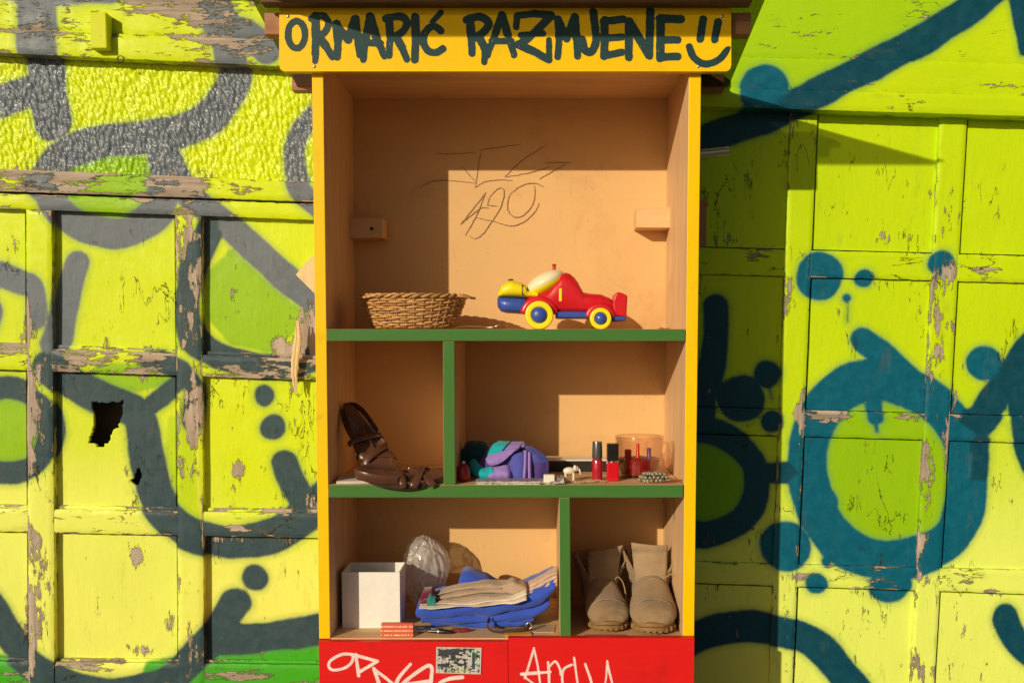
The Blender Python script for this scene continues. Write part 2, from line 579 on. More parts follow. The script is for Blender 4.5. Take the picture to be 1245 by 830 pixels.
# (x, y, rx, ry, amount) worn-away paint
WEAR = [(230, 22, 75, 16, 1.0), (275, 58, 50, 9, .9), (100, 60, 30, 8, .8), (40, 22, 60, 12, .5), (40, 40, 40, 10, .6), (300, 64, 40, 9, .8), (190, 8, 30, 8, .6),
        (30, 218, 30, 14, .9), (88, 220, 30, 16, 1.0), (215, 228, 42, 17, 1.1), (245, 205, 9, 12, 1.0), (300, 235, 30, 6, .5), (370, 240, 25, 8, .6),
        (228, 290, 11, 36, 1.1), (240, 345, 9, 30, 1.0), (236, 400, 10, 30, .9), (43, 400, 12, 28, 1.1), (48, 470, 11, 55, 1.0), (46, 540, 10, 50, .9), (100, 436, 50, 12, 1.0),
        (190, 440, 40, 12, .8), (20, 430, 30, 10, .7), (300, 450, 60, 7, .8), (360, 452, 30, 9, .9), (375, 410, 24, 30, 1.3), (345, 420, 16, 14, 1.1), (238, 500, 10, 60, .9), (225, 560, 9, 40, .7),
        (46, 660, 9, 30, .9), (47, 750, 12, 50, 1.0), (168, 675, 9, 11, 1.3), (290, 570, 8, 8, 1.2), (340, 622, 22, 8, .9), (290, 640, 14, 7, 1.0), (300, 655, 60, 6, .6), (170, 790, 14, 7, 1.0),
        (207, 755, 7, 16, 1.0), (100, 806, 60, 6, .7), (240, 790, 8, 30, .8), (380, 610, 10, 12, 1.0), (150, 630, 80, 5, .5), (300, 818, 30, 6, 1.0), (20, 812, 30, 8, .7), (15, 300, 12, 10, .5),
        (1145, 335, 12, 16, 1.1), (1142, 400, 7, 40, .9), (1160, 490, 5, 20, 1.1), (1005, 504, 24, 6, 1.1), (1100, 510, 22, 7, 1.1), (960, 350, 6, 24, 1.1), (970, 505, 7, 12, 1.2), (1125, 590, 6, 40, 1.1),
        (1122, 650, 8, 16, 1.1), (1148, 560, 5, 40, .9), (955, 770, 6, 40, 1.0), (1100, 700, 50, 5, .6), (1170, 705, 12, 7, 1.1), (1205, 716, 10, 6, 1.1), (1154, 395, 6, 9, 1.1), (965, 700, 14, 5, .9),
        (920, 315, 18, 8, .9), (880, 292, 22, 7, .9), (1060, 290, 60, 5, .4), (1040, 108, 16, 5, .8), (1190, 330, 50, 5, .5), (1200, 110, 40, 4, .5), (1115, 800, 6, 20, .8), (1150, 230, 5, 40, .5)]


def wobble(u, v, k):
    return np.sin(u * 0.031 * k + v * 0.017 * k) + 0.6 * np.sin(u * 0.073 * k - v * 0.053 * k + 1.3) + 0.4 * np.sin(v * 0.11 * k + u * 0.02 * k)


def paint_attrs(me, edge=None, wbase=0.0, pit=None):
    n = len(me.vertices)
    co = np.empty(n * 3)
    me.vertices.foreach_get('co', co)
    co = co.reshape(-1, 3) + np.array(me['off'])
    u, v = wall_uv(co[:, 0], co[:, 2])
    uw = u + 1.2 * wobble(u, v, 1.0)
    vw = v + 1.2 * wobble(v, u, 1.1)
    u0, u1, v0, v1 = u.min() - 60, u.max() + 60, v.min() - 60, v.max() + 60
    sd = np.full(n, 60.0)
    dc = np.zeros((n, 4)); dc[:, 3] = 1; dc[:, :3] = np.where((u > 620)[:, None], TEAL, SLATE)
    for pts, hw, colr in DARK:
        xs = [p[0] for p in pts]; ys = [p[1] for p in pts]
        if max(xs) + hw < u0 or min(xs) - hw > u1 or max(ys) + hw < v0 or min(ys) - hw > v1: continue
        d = seg_dist(uw, vw, pts) - hw
        m = d < sd
        sd[m] = d[m]
        dc[m, :3] = colr
    d = poly_sd(uw, vw, TRI)
    m = d < sd; sd[m] = d[m]; dc[m, :3] = TEAL2
    sl = np.full(n, 60.0)
    lc = np.zeros((n, 4)); lc[:, 3] = 1; lc[:, :3] = LG
    for L in LIME:
        if L[0] == 'e':
            _, cx, cy, rx, ry, colr = L
            d = (np.hypot((uw - cx) / rx, (vw - cy) / ry) - 1) * min(rx, ry)
        else:
            d = poly_sd(uw, vw, L[1]); colr = L[2]
        m = d < sl; sl[m] = d[m]; lc[m, :3] = colr
    # base coat: yellow-green above, paler lemon below
    bc = np.ones((n, 4))
    left_hi, left_lo = np.array((0.62, 0.76, 0.004)), np.array((0.78, 0.84, 0.15))
    right_hi, right_lo = np.array((0.54, 0.74, 0.003)), np.array((0.76, 0.88, 0.16))
    tl = 1 / (1 + np.exp(-(v + 0.25 * (60 - u) - 530 + 14 * wobble(u, v, .4)) / 28))
    # the panels inside the big ring keep the upper colour
    keep = np.exp(-(((u - 320) / 85) ** 4 + ((v - 540) / 105) ** 4))
    tl = tl * (1 - keep)
    tr = 1 / (1 + np.exp(-(v - 600 - 0.10 * (1100 - u) + 16 * wobble(u, v, .4)) / 34))
    cl = left_hi * (1 - tl)[:, None] + left_lo * tl[:, None]
    cr = right_hi * (1 - tr)[:, None] + right_lo * tr[:, None]
    bc[:, :3] = np.where((u > 620)[:, None], cr, cl)
    we = np.full(n, wbase)
    for x, y, rx, ry, a in WEAR:
        q = ((u - x) / rx) ** 2 + ((v - y) / ry) ** 2
        we = np.maximum(we, a * (0.78 if x < 620 else 0.66) * np.exp(-q * 0.6))
    if edge is not None:
        we = we + edge
    for nm, arr, tp in (('sd', sd, 'FLOAT'), ('sl', sl, 'FLOAT'), ('wear', we, 'FLOAT')):
        at = me.attributes.new(nm, tp, 'POINT'); at.data.foreach_set('value', arr.astype(np.float32))
    for nm, arr in (('basecol', bc), ('dcol', dc), ('lcol', lc)):
        at = me.attributes.new(nm, 'FLOAT_COLOR', 'POINT'); at.data.foreach_set('color', arr.astype(np.float32).ravel())


def npnoise(x, z, sc):
    return np.array([mnoise.noise(Vector((a * sc, b * sc, 3.7))) for a, b in zip(x, z)])


def board(name, parent, quad, yf, th, mat, cell=0.009, wear=0.0, edge=0.0, warp=0.0012, rnd=0.003, hole=None, pebble=0.0, sag=0.0):
    """a board whose front is the pixel quad TL,TR,BR,BL on the plane y=yf"""
    q = [P(a, b, yf) for a, b in quad]
    w = ((q[1] - q[0]).length + (q[2] - q[3]).length) / 2
    h = ((q[3] - q[0]).length + (q[2] - q[1]).length) / 2
    nx, ny = max(2, int(w / cell)), max(2, int(h / cell))
    s_ = np.linspace(0, 1, nx + 1); t_ = np.linspace(0, 1, ny + 1)
    S, T = np.meshgrid(s_, t_)
    S, T = S.ravel(), T.ravel()
    qa = [np.array(p) for p in q]
    co = (1 - S)[:, None] * (1 - T)[:, None] * qa[0] + S[:, None] * (1 - T)[:, None] * qa[1] + S[:, None] * T[:, None] * qa[2] + (1 - S)[:, None] * T[:, None] * qa[3]
    e = np.minimum(np.minimum(S, 1 - S) * w, np.minimum(T, 1 - T) * h)
    seed = RND.random() * 50
    y = np.full(len(S), yf)
    if warp:
        y += warp * npnoise(co[:, 0] + seed, co[:, 2], 7.0) + sag * np.sin(np.pi * T) * np.sin(np.pi * S)
    border = e < 1e-6
    jag = npnoise(co[:, 0] + seed, co[:, 2] + 9, 60.0)
    if rnd:
        y += np.where(border, rnd + 0.0015 * jag, 0)
        cen = co.mean(axis=0)
    if pebble:
        y -= pebble * peb(co[:, 0], co[:, 2]) * np.clip(e / 0.012, 0, 1)
    co[:, 1] = y
    # ragged board edges
    if rnd:
        inw = np.where(border, 0.0012 * jag, 0)
        co[:, 0] += inw; co[:, 2] += np.roll(inw, 1) * border
    idx = lambda i, j: j * (nx + 1) + i
    faces = []
    uvx = None
    if hole is not None:
        uu, vv = wall_uv(co[:, 0], co[:, 2])
        hs = np.minimum.reduce([poly_sd(uu, vv, hp) for hp in hole])
    for j in range(ny):
        for i in range(nx):
            f = (idx(i, j), idx(i, j + 1), idx(i + 1, j + 1), idx(i + 1, j))
            if hole is not None and min(hs[k] for k in f) < 0 and np.mean([hs[k] for k in f]) < 0: continue
            faces.append(f)
    verts = [tuple(c) for c in co]
    loop = [idx(i, 0) for i in range(nx)] + [idx(nx, j) for j in range(ny)] + [idx(i, ny) for i in range(nx, 0, -1)] + [idx(0, j) for j in range(ny, 0, -1)]
    nb = len(verts)
    for k in loop:
        verts.append((verts[k][0], yf + th, verts[k][2]))
    L = len(loop)
    if hole is None:
        for k in range(L):
            faces.append((loop[k], loop[(k + 1) % L], nb + (k + 1) % L, nb + k))
    else:
        verts = verts[:nb]
    if hole is None: faces.append(tuple(nb + k for k in range(L)))
    o = mesh_obj(name, verts, faces, mat, parent, smooth=True, auto=50)
    me = o.data
    me['off'] = tuple(parent.location)
    if hole is not None:
        sm_ = o.modifiers.new('thick', 'SOLIDIFY'); sm_.thickness = th; sm_.offset = -1
    ed = np.zeros(len(verts))
    if edge:
        ed[:len(e)] = edge * np.exp(-e / 0.007)
        ed[len(e):] = edge
    paint_attrs(me, ed, wear)
    del me['off']
    return o


def peb(x, z):
    """upright pebble relief of the pressed sheet"""
    out = np.empty(len(x))
    for i, (a, b) in enumerate(zip(x, z)):
        p = Vector((a * 104 + b * 20 + 0.5 * mnoise.noise(Vector((a * 30, b * 20, 0))), b * 58 + a * 8, 0.0))
        d = mnoise.voronoi(p)[0]
        out[i] = 0.8 - 1.5 * min(1.0, d[0]) ** 1.4 + 0.12 * mnoise.noise(Vector((a * 25, b * 25, 5)))
    return out


def L2(y0, y1, x0, x1):
    return lambda x: y0 + (y1 - y0) * (x - x0) / (x1 - x0)


def hq(top, bot, x0, x1, e=0):
    return [(x0, top(x0) - e), (x1, top(x1) - e), (x1, bot(x1) + e), (x0, bot(x0) + e)]


def hq2(top, bot, xl, xr, ex=0, ey=0):
    """quad between two level lines and two upright lines (functions of y)"""
    c = []
    for (xf, yf, sx, sy) in ((xl, top, -1, -1), (xr, top, 1, -1), (xr, bot, 1, 1), (xl, bot, -1, 1)):
        y = yf(xf(400)); x = xf(y); y = yf(x); x = xf(y)
        c.append((x + sx * ex, y + sy * ey))
    return c


# --------------------------- left hand door
LD = root('panelled_door', (-1.6, 0.5, 0.0), 'weathered yellow-green panelled door with slate grey graffiti and pebbled top sheet', 'door')
XL, XR = -640.0, 596.0
l0t, l0b = L2(-420, -400, 0, 380), L2(-8, 2, 0, 380)
l1m = L2(36, 50, 0, 380)
ledge_b = L2(64, 82, 0, 380)
r1t, r1b = L2(205, 221, 0, 380), L2(232, 245, 0, 380)
r1c = L2(253, 267, 0, 380)
r2t, r2b = L2(421, 437, 0, 380), L2(449, 462, 0, 380)
r3t, r3b = L2(618, 624, 0, 380), L2(646, 654, 0, 380)
r4t, r4b = L2(804, 808, 0, 380), L2(838, 842, 0, 380)
r5t, r5b = L2(975, 979, 0, 380), L2(1045, 1049, 0, 380)
board('fascia_board', LD, hq(l0t, l0b, XL, XR), WALL - 0.055, 0.05, M_DOOR_H, 0.02, 0.05, 0.25)
board('rail', LD, hq(l0b, l1m, XL, XR), WALL - 0.05, 0.05, M_DOOR_H, 0.009, 0.16, 0.4, 0.002)
board('ledge', LD, hq(l1m, ledge_b, XL, XR), WALL - 0.062, 0.07, M_DOOR_H, 0.009, 0.14, 0.45, 0.002)
for k in range(4):       # pebbled sheets
    a, b = [(-640, -330), (-330, 0), (0, 330), (330, 596)][k]
    a, b = [(-640, -372), (-370, 14 - 40), (-24, 402), (404, 596)][k]
    board('pebbled_sheet', LD, hq(ledge_b, r1t, a, b, 6), WALL - 0.012, 0.012, M_PEBBLE, 0.0025 if k == 2 else 0.006, -0.25, 0, 0.001, 0, pebble=0.0052)
board('rail', LD, hq(r1t, r1b, XL, XR), WALL - 0.04, 0.05, M_DOOR_H, 0.008, 0.12, 0.38, 0.002)
board('rail', LD, hq(L2(235, 248, 0, 380), r1c, XL, XR), WALL - 0.030, 0.04, M_DOOR_H, 0.008, 0.06, 0.35, 0.002)


def lst(base):
    f0 = lambda y: base + 3.5 * (y - 260) / 540
    return f0


lefts = [31 + 182 * k for k in range(-4, 4)]
for i, x in enumerate(lefts):
    a, b = lst(x), lst(x + 31)
    if x < 560:
        seen = -120 < x < 400
        board('stile', LD, hq2(r1c, r5b, a, b), WALL - 0.028, 0.05, M_DOOR_V, 0.008 if seen else 0.02, 0.07, 0.36, 0.0025)
rows = [(r1c, r2t), (r2b, r3t), (r3b, r4t), (r4b, r5t)]
rails = [(r2t, r2b), (r3t, r3b), (r4t, r4b), (r5t, r5b)]
HOLES = [[(112, 488), (128, 490), (150, 487), (148, 505), (144, 520), (136, 523), (132, 538), (122, 544), (107, 538), (113, 525), (114, 510)],
         [(166, 570), (171, 568), (172, 580), (168, 590), (162, 588), (158, 583), (164, 580)]]
def ragged(poly, amp, n=5, seed=3):
    R_ = random.Random(seed)
    out = []
    for i in range(len(poly)):
        a_, b_ = poly[i], poly[(i + 1) % len(poly)]
        for k_ in range(n):
            t = k_ / n
            out.append((a_[0] + (b_[0] - a_[0]) * t + R_.uniform(-amp, amp), a_[1] + (b_[1] - a_[1]) * t + R_.uniform(-amp, amp)))
    return out


HOLES = [ragged(HOLES[0], 1.6), ragged(HOLES[1], 0.8, 3)]
for i, x in enumerate(lefts):
    a = lst(x + 31)
    b = lst(x + 182)
    if x > 400: b = lst(x + 170)
    if a(300) > 600: continue
    seen = -180 < x < 390
    for k, (t, bt) in enumerate(rows):
        hole = HOLES if (x == 31 and k == 1) else None
        board('panel', LD, hq2(t, bt, a, b, -0.9, -0.7), WALL - 0.001 * (k % 2), 0.014, M_DOOR_V, 0.0026 if hole else (0.009 if seen and k < 3 else 0.03), -0.14, 0, 0.0016, 0, hole=hole, sag=RND.uniform(-.002, .002))
    for k, (t, bt) in enumerate(rails):
        board('rail', LD, hq2(t, bt, a, b, 5, 0), WALL - 0.0245, 0.045, M_DOOR_H, 0.008 if seen and k < 3 else 0.02, 0.08, 0.36, 0.002)
        if seen and k < 3:      # bead at the foot of each panel
            board('bead', LD, hq2(lambda xx, t=t: t(xx) - 5, lambda xx, t=t: t(xx) + 1, a, b, 0, 0), WALL - 0.010, 0.02, M_DOOR_H, 0.009, 0.2, 0.3, 0.001)
# screw blocks and hook on the ledge
bk = MB()
q0, q1 = P(114, 19, WALL - 0.062), P(136, 63, WALL - 0.062)
bk.box(q0.x, q1.x, WALL - 0.092, WALL - 0.05, q1.z, q0.z)
M_BLOCK = painted('lime painted block', (0.62, 0.70, 0.008), 0.5, 0.03)
bevel(bk.obj('block', M_BLOCK, LD, local=False), 0.004)
M_RUST = plain('rusty iron', (0.06, 0.04, 0.03), 0.7, 0.4, bumpd=0.001)
q = P(152, 74, WALL - 0.03)
hk = MB().tube([(q.x + 0.009 * math.cos(t), q.y - 0.03, q.z - 0.004 + 0.009 * math.sin(t)) for t in np.linspace(0, 2 * math.pi, 16)[:-1]], 0.0017, 6, closed=True)
hk.tube([(q.x, q.y - 0.03, q.z + 0.004), (q.x, q.y + 0.005, q.z + 0.004)], 0.002, 6)
hk.obj('ring_hook', M_RUST, LD, True, local=False)
# split timber hanging off the door edge
RS = random.Random(21)
for f_ in range(9):
    sp = MB()
    pts, rr = [], []
    t0_, t1_ = RS.uniform(0, 0.22), RS.uniform(0.72, 1.0)
    du, dw = RS.uniform(-3.2, 3.2), RS.uniform(-0.008, 0.006)
    for i in range(12):
        t = t0_ + (t1_ - t0_) * i / 11
        wd = math.sin(math.pi * min(1, t * 0.94 + 0.05)) ** 0.7
        pts.append(P(361 + 1.6 * math.sin(t * 7) - 1.5 * t + du * wd + 0.4 * math.sin(i * 2.3 + f_), 386 + 97 * t, WALL - 0.046 + 0.006 * t + dw))
        rr.append(0.0052 * max(0.12, math.sin(math.pi * (i + 0.25) / 11.5)) ** 0.6)
    sp.tube(pts, rr, 6, flat=(0.7, 1.0), up=(0, 1, 0))
    sp.obj('splinter', M_SPLINTER, LD, True, auto=35, local=False)
sp = MB().prism([(p.x, p.z) for p in (P(360, 334, WALL - .02), P(373, 318, WALL - .02), P(392, 302, WALL - .02), P(396, 372, WALL - .02), P(384, 358, WALL - .02), P(372, 346, WALL - .02))], WALL - 0.024, WALL - 0.004)
sp.obj('splinter', M_SPLINTER, LD, local=False)
# dark boards at the back of both doors
MB().box(-3.2, 3.0, 0.60, 0.64, 0.0, 2.9).obj('backing_boards', M_DARK, LD, local=False)

# --------------------------- right hand door
RD = root('panelled_door', (1.6, 0.5, 0.0), 'lime green panelled door with teal blue rings and drips of graffiti', 'door')
YL, YR = 598.0, 1880.0


def hl(y0, y1):
    return L2(y0, y1, 860, 1245)


def rst(x150, x830):
    return lambda y: x150 + (x830 - x150) * (y - 150) / 680.0


k0t, k0b = hl(-420, -408), hl(68, 78)
k1b = hl(106, 116)
k2b = hl(129, 141)
board('fascia_board', RD, hq(k0t, hl(-60, -50), YL, YR), WALL - 0.056, 0.05, M_DOOR_H, 0.02, 0, 0.2)
board('fascia_board', RD, hq(hl(-60, -50), k0b, YL, YR), WALL - 0.058, 0.05, M_DOOR_H, 0.009, -0.12, 0.06, 0.002, 0.002)
board('fascia_board', RD, hq(k0b, k1b, YL, YR), WALL - 0.060, 0.05, M_DOOR_H, 0.009, -0.1, 0.06, 0.002, 0.002)
board('ledge', RD, hq(k1b, k2b, YL, YR), WALL - 0.066, 0.07, M_DOOR_H, 0.009, 0.0, 0.2, 0.002)
q1t, q1b = hl(301, 311), hl(333, 344)
q2t, q2b = hl(495, 506), hl(527, 538)
q3t, q3b = hl(683, 693), hl(709, 722)
q4t, q4b = hl(872, 882), hl(900, 912)
q5t, q5b = hl(1000, 1010), hl(1050, 1060)
sts = []
for k in range(-1, 5):
    x = 961 + 182 * k
    lean = -26 - 9.5 * k
    sts.append((rst(x, x + lean), rst(x + 33, x + 33 + lean - 4)))
sts.insert(0, (lambda y: 606.0, lambda y: 640.0))
for i, (a, b) in enumerate(sts):
    seen = a(400) < 1260
    board('stile', RD, hq2(hl(126, 138), q5b, a, b), WALL - 0.0145, 0.045, M_DOOR_V, 0.0065 if seen else 0.02, -0.06, 0.34, 0.002, 0.003)
rrows = [(hl(128, 140), q1t), (q1b, q2t), (q2b, q3t), (q3b, q4t), (q4b, q5t)]
rrails = [(q1t, q1b), (q2t, q2b), (q3t, q3b), (q4t, q4b), (q5t, q5b)]
for i in range(len(sts) - 1):
    a, b = sts[i][1], sts[i + 1][0]
    seen = 700 < a(400) < 1260
    for k, (t, bt) in enumerate(rrows):
        board('panel', RD, hq2(t, bt, a, b, -1.2, -1.2), WALL + 0.001 * (k % 2), 0.012, M_DOOR_V, 0.009 if seen and k < 4 else 0.03, -0.2, 0, 0.0016, 0, sag=RND.uniform(-.002, .002))
    for k, (t, bt) in enumerate(rrails):
        board('rail', RD, hq2(t, bt, a, b, 4, 0), WALL - 0.0118, 0.04, M_DOOR_H, 0.0065 if seen and k < 4 else 0.02, -0.06, 0.34, 0.0018, 0.003)

# plain rendered house front round the doors
wl = root('building_wall', (0, 0.6, 0), 'plain ochre rendered house wall around the painted doors', 'wall')
MB().box(-9, -3.05, 0.46, 0.9, 0, 6.5).obj('wall_left', M_RENDER, wl, local=False)
MB().box(2.95, 9, 0.46, 0.9, 0, 6.5).obj('wall_right', M_RENDER, wl, local=False)
zt = P(600, -400, WALL).z
MB().box(-3.05, 2.95, 0.47, 0.9, zt + 0.1, 6.5).obj('wall_above', M_RENDER, wl, local=False)

# ------------------------------------------------------------------ the cabinet
CAB = root('giveaway_cabinet', (0, 0.2, 0), 'open wooden giveaway cabinet with yellow edges, green shelves and red base', 'cabinet')
DEP = 0.386
GZ = lambda v, Y=0.0: P(650, v, Y).z
zs1, zs2, zfl = GZ(400), GZ(589), GZ(775)


def wquad(name, quad, y0, y1, mats, front=0, rest=1, parent=CAB, bw=0.0015):
    a = [P(u, v, 0.0) for u, v in quad]
    vs_ = [(p.x, y0, p.z) for p in a] + [(p.x, y1, p.z) for p in a]
    fs_ = [(0, 3, 2, 1), (4, 5, 6, 7), (0, 1, 5, 4), (1, 2, 6, 5), (2, 3, 7, 6), (3, 0, 4, 7)]
    o = mesh_obj(name, vs_, fs_, None, parent, mats=mats, fmat=[front, rest, rest, rest, rest, rest])
    if bw: bevel(o, bw)
    return o


zg = 0.02
vg = 1045
wquad('side_panel', [(378, 8), (392, 8), (401.5, 776), (388, 776)], 0, DEP, [M_YEL, M_SIDE])
wquad('side_panel', [(838.5, 8), (853.5, 8), (844, 776), (830, 776)], 0, DEP, [M_YEL, M_SIDE])
a, b = P(384, 0, 0.1), P(846, 0, 0.1)
MB().box(a.x, b.x, DEP + 0.001, DEP + 0.012, 0.05, GZ(10)).obj('back_panel', M_BACK, CAB, local=False)
a, b = P(392.5, 70, 0), P(838, 70, 0)
MB().box(a.x, b.x, 0.001, DEP, GZ(72), GZ(58)).obj('top_panel', M_SHELFWOOD, CAB, local=False)
a, b = P(398.5, 407, 0), P(832.5, 407, 0)


def shelf(name, ul, ur, vt, vb):
    A, B = P(ul, vt, 0), P(ur, vt, 0)
    vs_ = MB().box(A.x, B.x, -0.002, DEP - 0.001, GZ(vb), GZ(vt))
    return bevel(mesh_obj(name, vs_.v, vs_.f, None, CAB, mats=[M_GREEN, M_SHELFWOOD], fmat=[1, 1, 0, 1, 1, 1]), 0.0015)


shelf('shelf', 397.2, 833.2, 400, 414.5)
shelf('shelf', 399.8, 830.8, 589, 604.5)


def divider(ul, ur, vt, vb, tilt=0):
    wquad('divider', [(ul, vt), (ur, vt), (ur + tilt, vb), (ul + tilt, vb)], -0.001, DEP - 0.002, [M_GREENV, M_SHELFWOOD])


divider(538.5, 552.5, 415, 588.5, 1.0)
divider(680, 693, 605, 773, 1.0)
a, b = P(402, 776, 0), P(829.5, 776, 0)
MB().box(a.x, b.x, 0.0, DEP - 0.001, GZ(790), zfl).obj('floor_panel', M_SHELFWOOD, CAB, local=False)
# cleats
for (u0, v0, u1, v1) in ((424, 265, 466, 289), (774, 252, 816, 277)):
    A, B = P(u0, v0, 0.31), P(u1, v1, 0.31)
    o = MB().box(A.x, B.x, 0.31, DEP, B.z, A.z).obj('shelf_cleat', M_CLEAT, CAB, local=False)
    bevel(o, 0.002)
    if u0 < 500:
        q = P(452, 278, 0.31)
        MB().lathe([(0.0, 0), (0.005, 0), (0.005, 0.003)], 10).xf(Matrix.Translation(q) @ Matrix.Rotation(math.pi / 2, 4, 'X')).obj('screw', M_RUST, CAB, local=False)
# roof sloping back to the wall
XRL, XRR = -0.660, 0.535
zr = lambda y: GZ(9) + 0.004 - 0.21 * (y + 0.024)
s = SH('smoked acrylic sheet')
tr = s.n('BsdfTransparent'); tr.inputs[0].default_value = (0.52, 0.51, 0.47, 1)
gl = s.n('BsdfGlossy'); gl.inputs['Roughness'].default_value = 0.12; gl.inputs[0].default_value = (0.5, 0.5, 0.5, 1)
fr_ = s.n('Fresnel'); fr_.inputs[0].default_value = 1.45
mx = s.n('MixShader')
s.put(mx.inputs[0], s.math('MULTIPLY', fr_.outputs[0], 0.5)); s.put(mx.inputs[1], tr.outputs[0]); s.put(mx.inputs[2], gl.outputs[0])
s.nt.links.new(mx.outputs[0], s.nt.nodes['Material Output'].inputs[0])
M_ACR = s.m
y0, y1, th = -0.455, 0.40, 0.006
MB().add([(XRL, y0, zr(y0)), (XRR, y0, zr(y0)), (XRR, y1, zr(y1)), (XRL, y1, zr(y1)), (XRL, y0, zr(y0) + th), (XRR, y0, zr(y0) + th), (XRR, y1, zr(y1) + th), (XRL, y1, zr(y1) + th)],
         [(0, 3, 2, 1), (4, 5, 6, 7), (0, 1, 5, 4), (1, 2, 6, 5), (2, 3, 7, 6), (3, 0, 4, 7)]).obj('roof_sheet', M_ACR, CAB, local=False)
A, B = P(321, 9, -0.03), P(911, 9, -0.03)
zt_ = zr(-0.06)
bevel(MB().box(A.x, B.x, -0.062, -0.0225, A.z, zr(-0.0225) - 0.001).obj('roof_batten', M_ROOF, CAB, local=False), 0.002)
# battens poking out beside the sign
A, B = P(321, 12, 0.0), P(913, 42, 0.0)
bevel(MB().box(A.x, B.x, 0.0005 - 0.0, 0.04, B.z, zr(0.045) - 0.002).obj('roof_batten', M_BATTEN, CAB, local=False), 0.002)
A, B = P(356, 88, DEP + .03), P(879, 112, DEP + .03)
bevel(MB().box(A.x, B.x, DEP + 0.013, DEP + 0.05, B.z, A.z).obj('wall_batten', M_BATTEN, CAB, local=False), 0.002)
A, B = P(858, 180, 0.1), P(887, 193, 0.1)
s_b = plain('grey bolt steel', (0.5, 0.46, 0.4), 0.35, 0.8)
MB().tube([(P(846, 188, .22).x, .22, P(846, 188, .22).z), (P(886, 184, .22).x, .22, P(886, 184, .22).z)], 0.012, 12).obj('wall_bolt', s_b, CAB, True, 40, local=False)
A, B = P(850, 244, .3), P(858, 300, .3)
bevel(MB().box(A.x - 0.012, B.x, .29, .33, B.z, A.z).obj('bracket', M_BATTEN, CAB, local=False), 0.002)


M_SCREW = plain('zinc screw', (0.55, 0.52, 0.48), 0.35, 0.8)


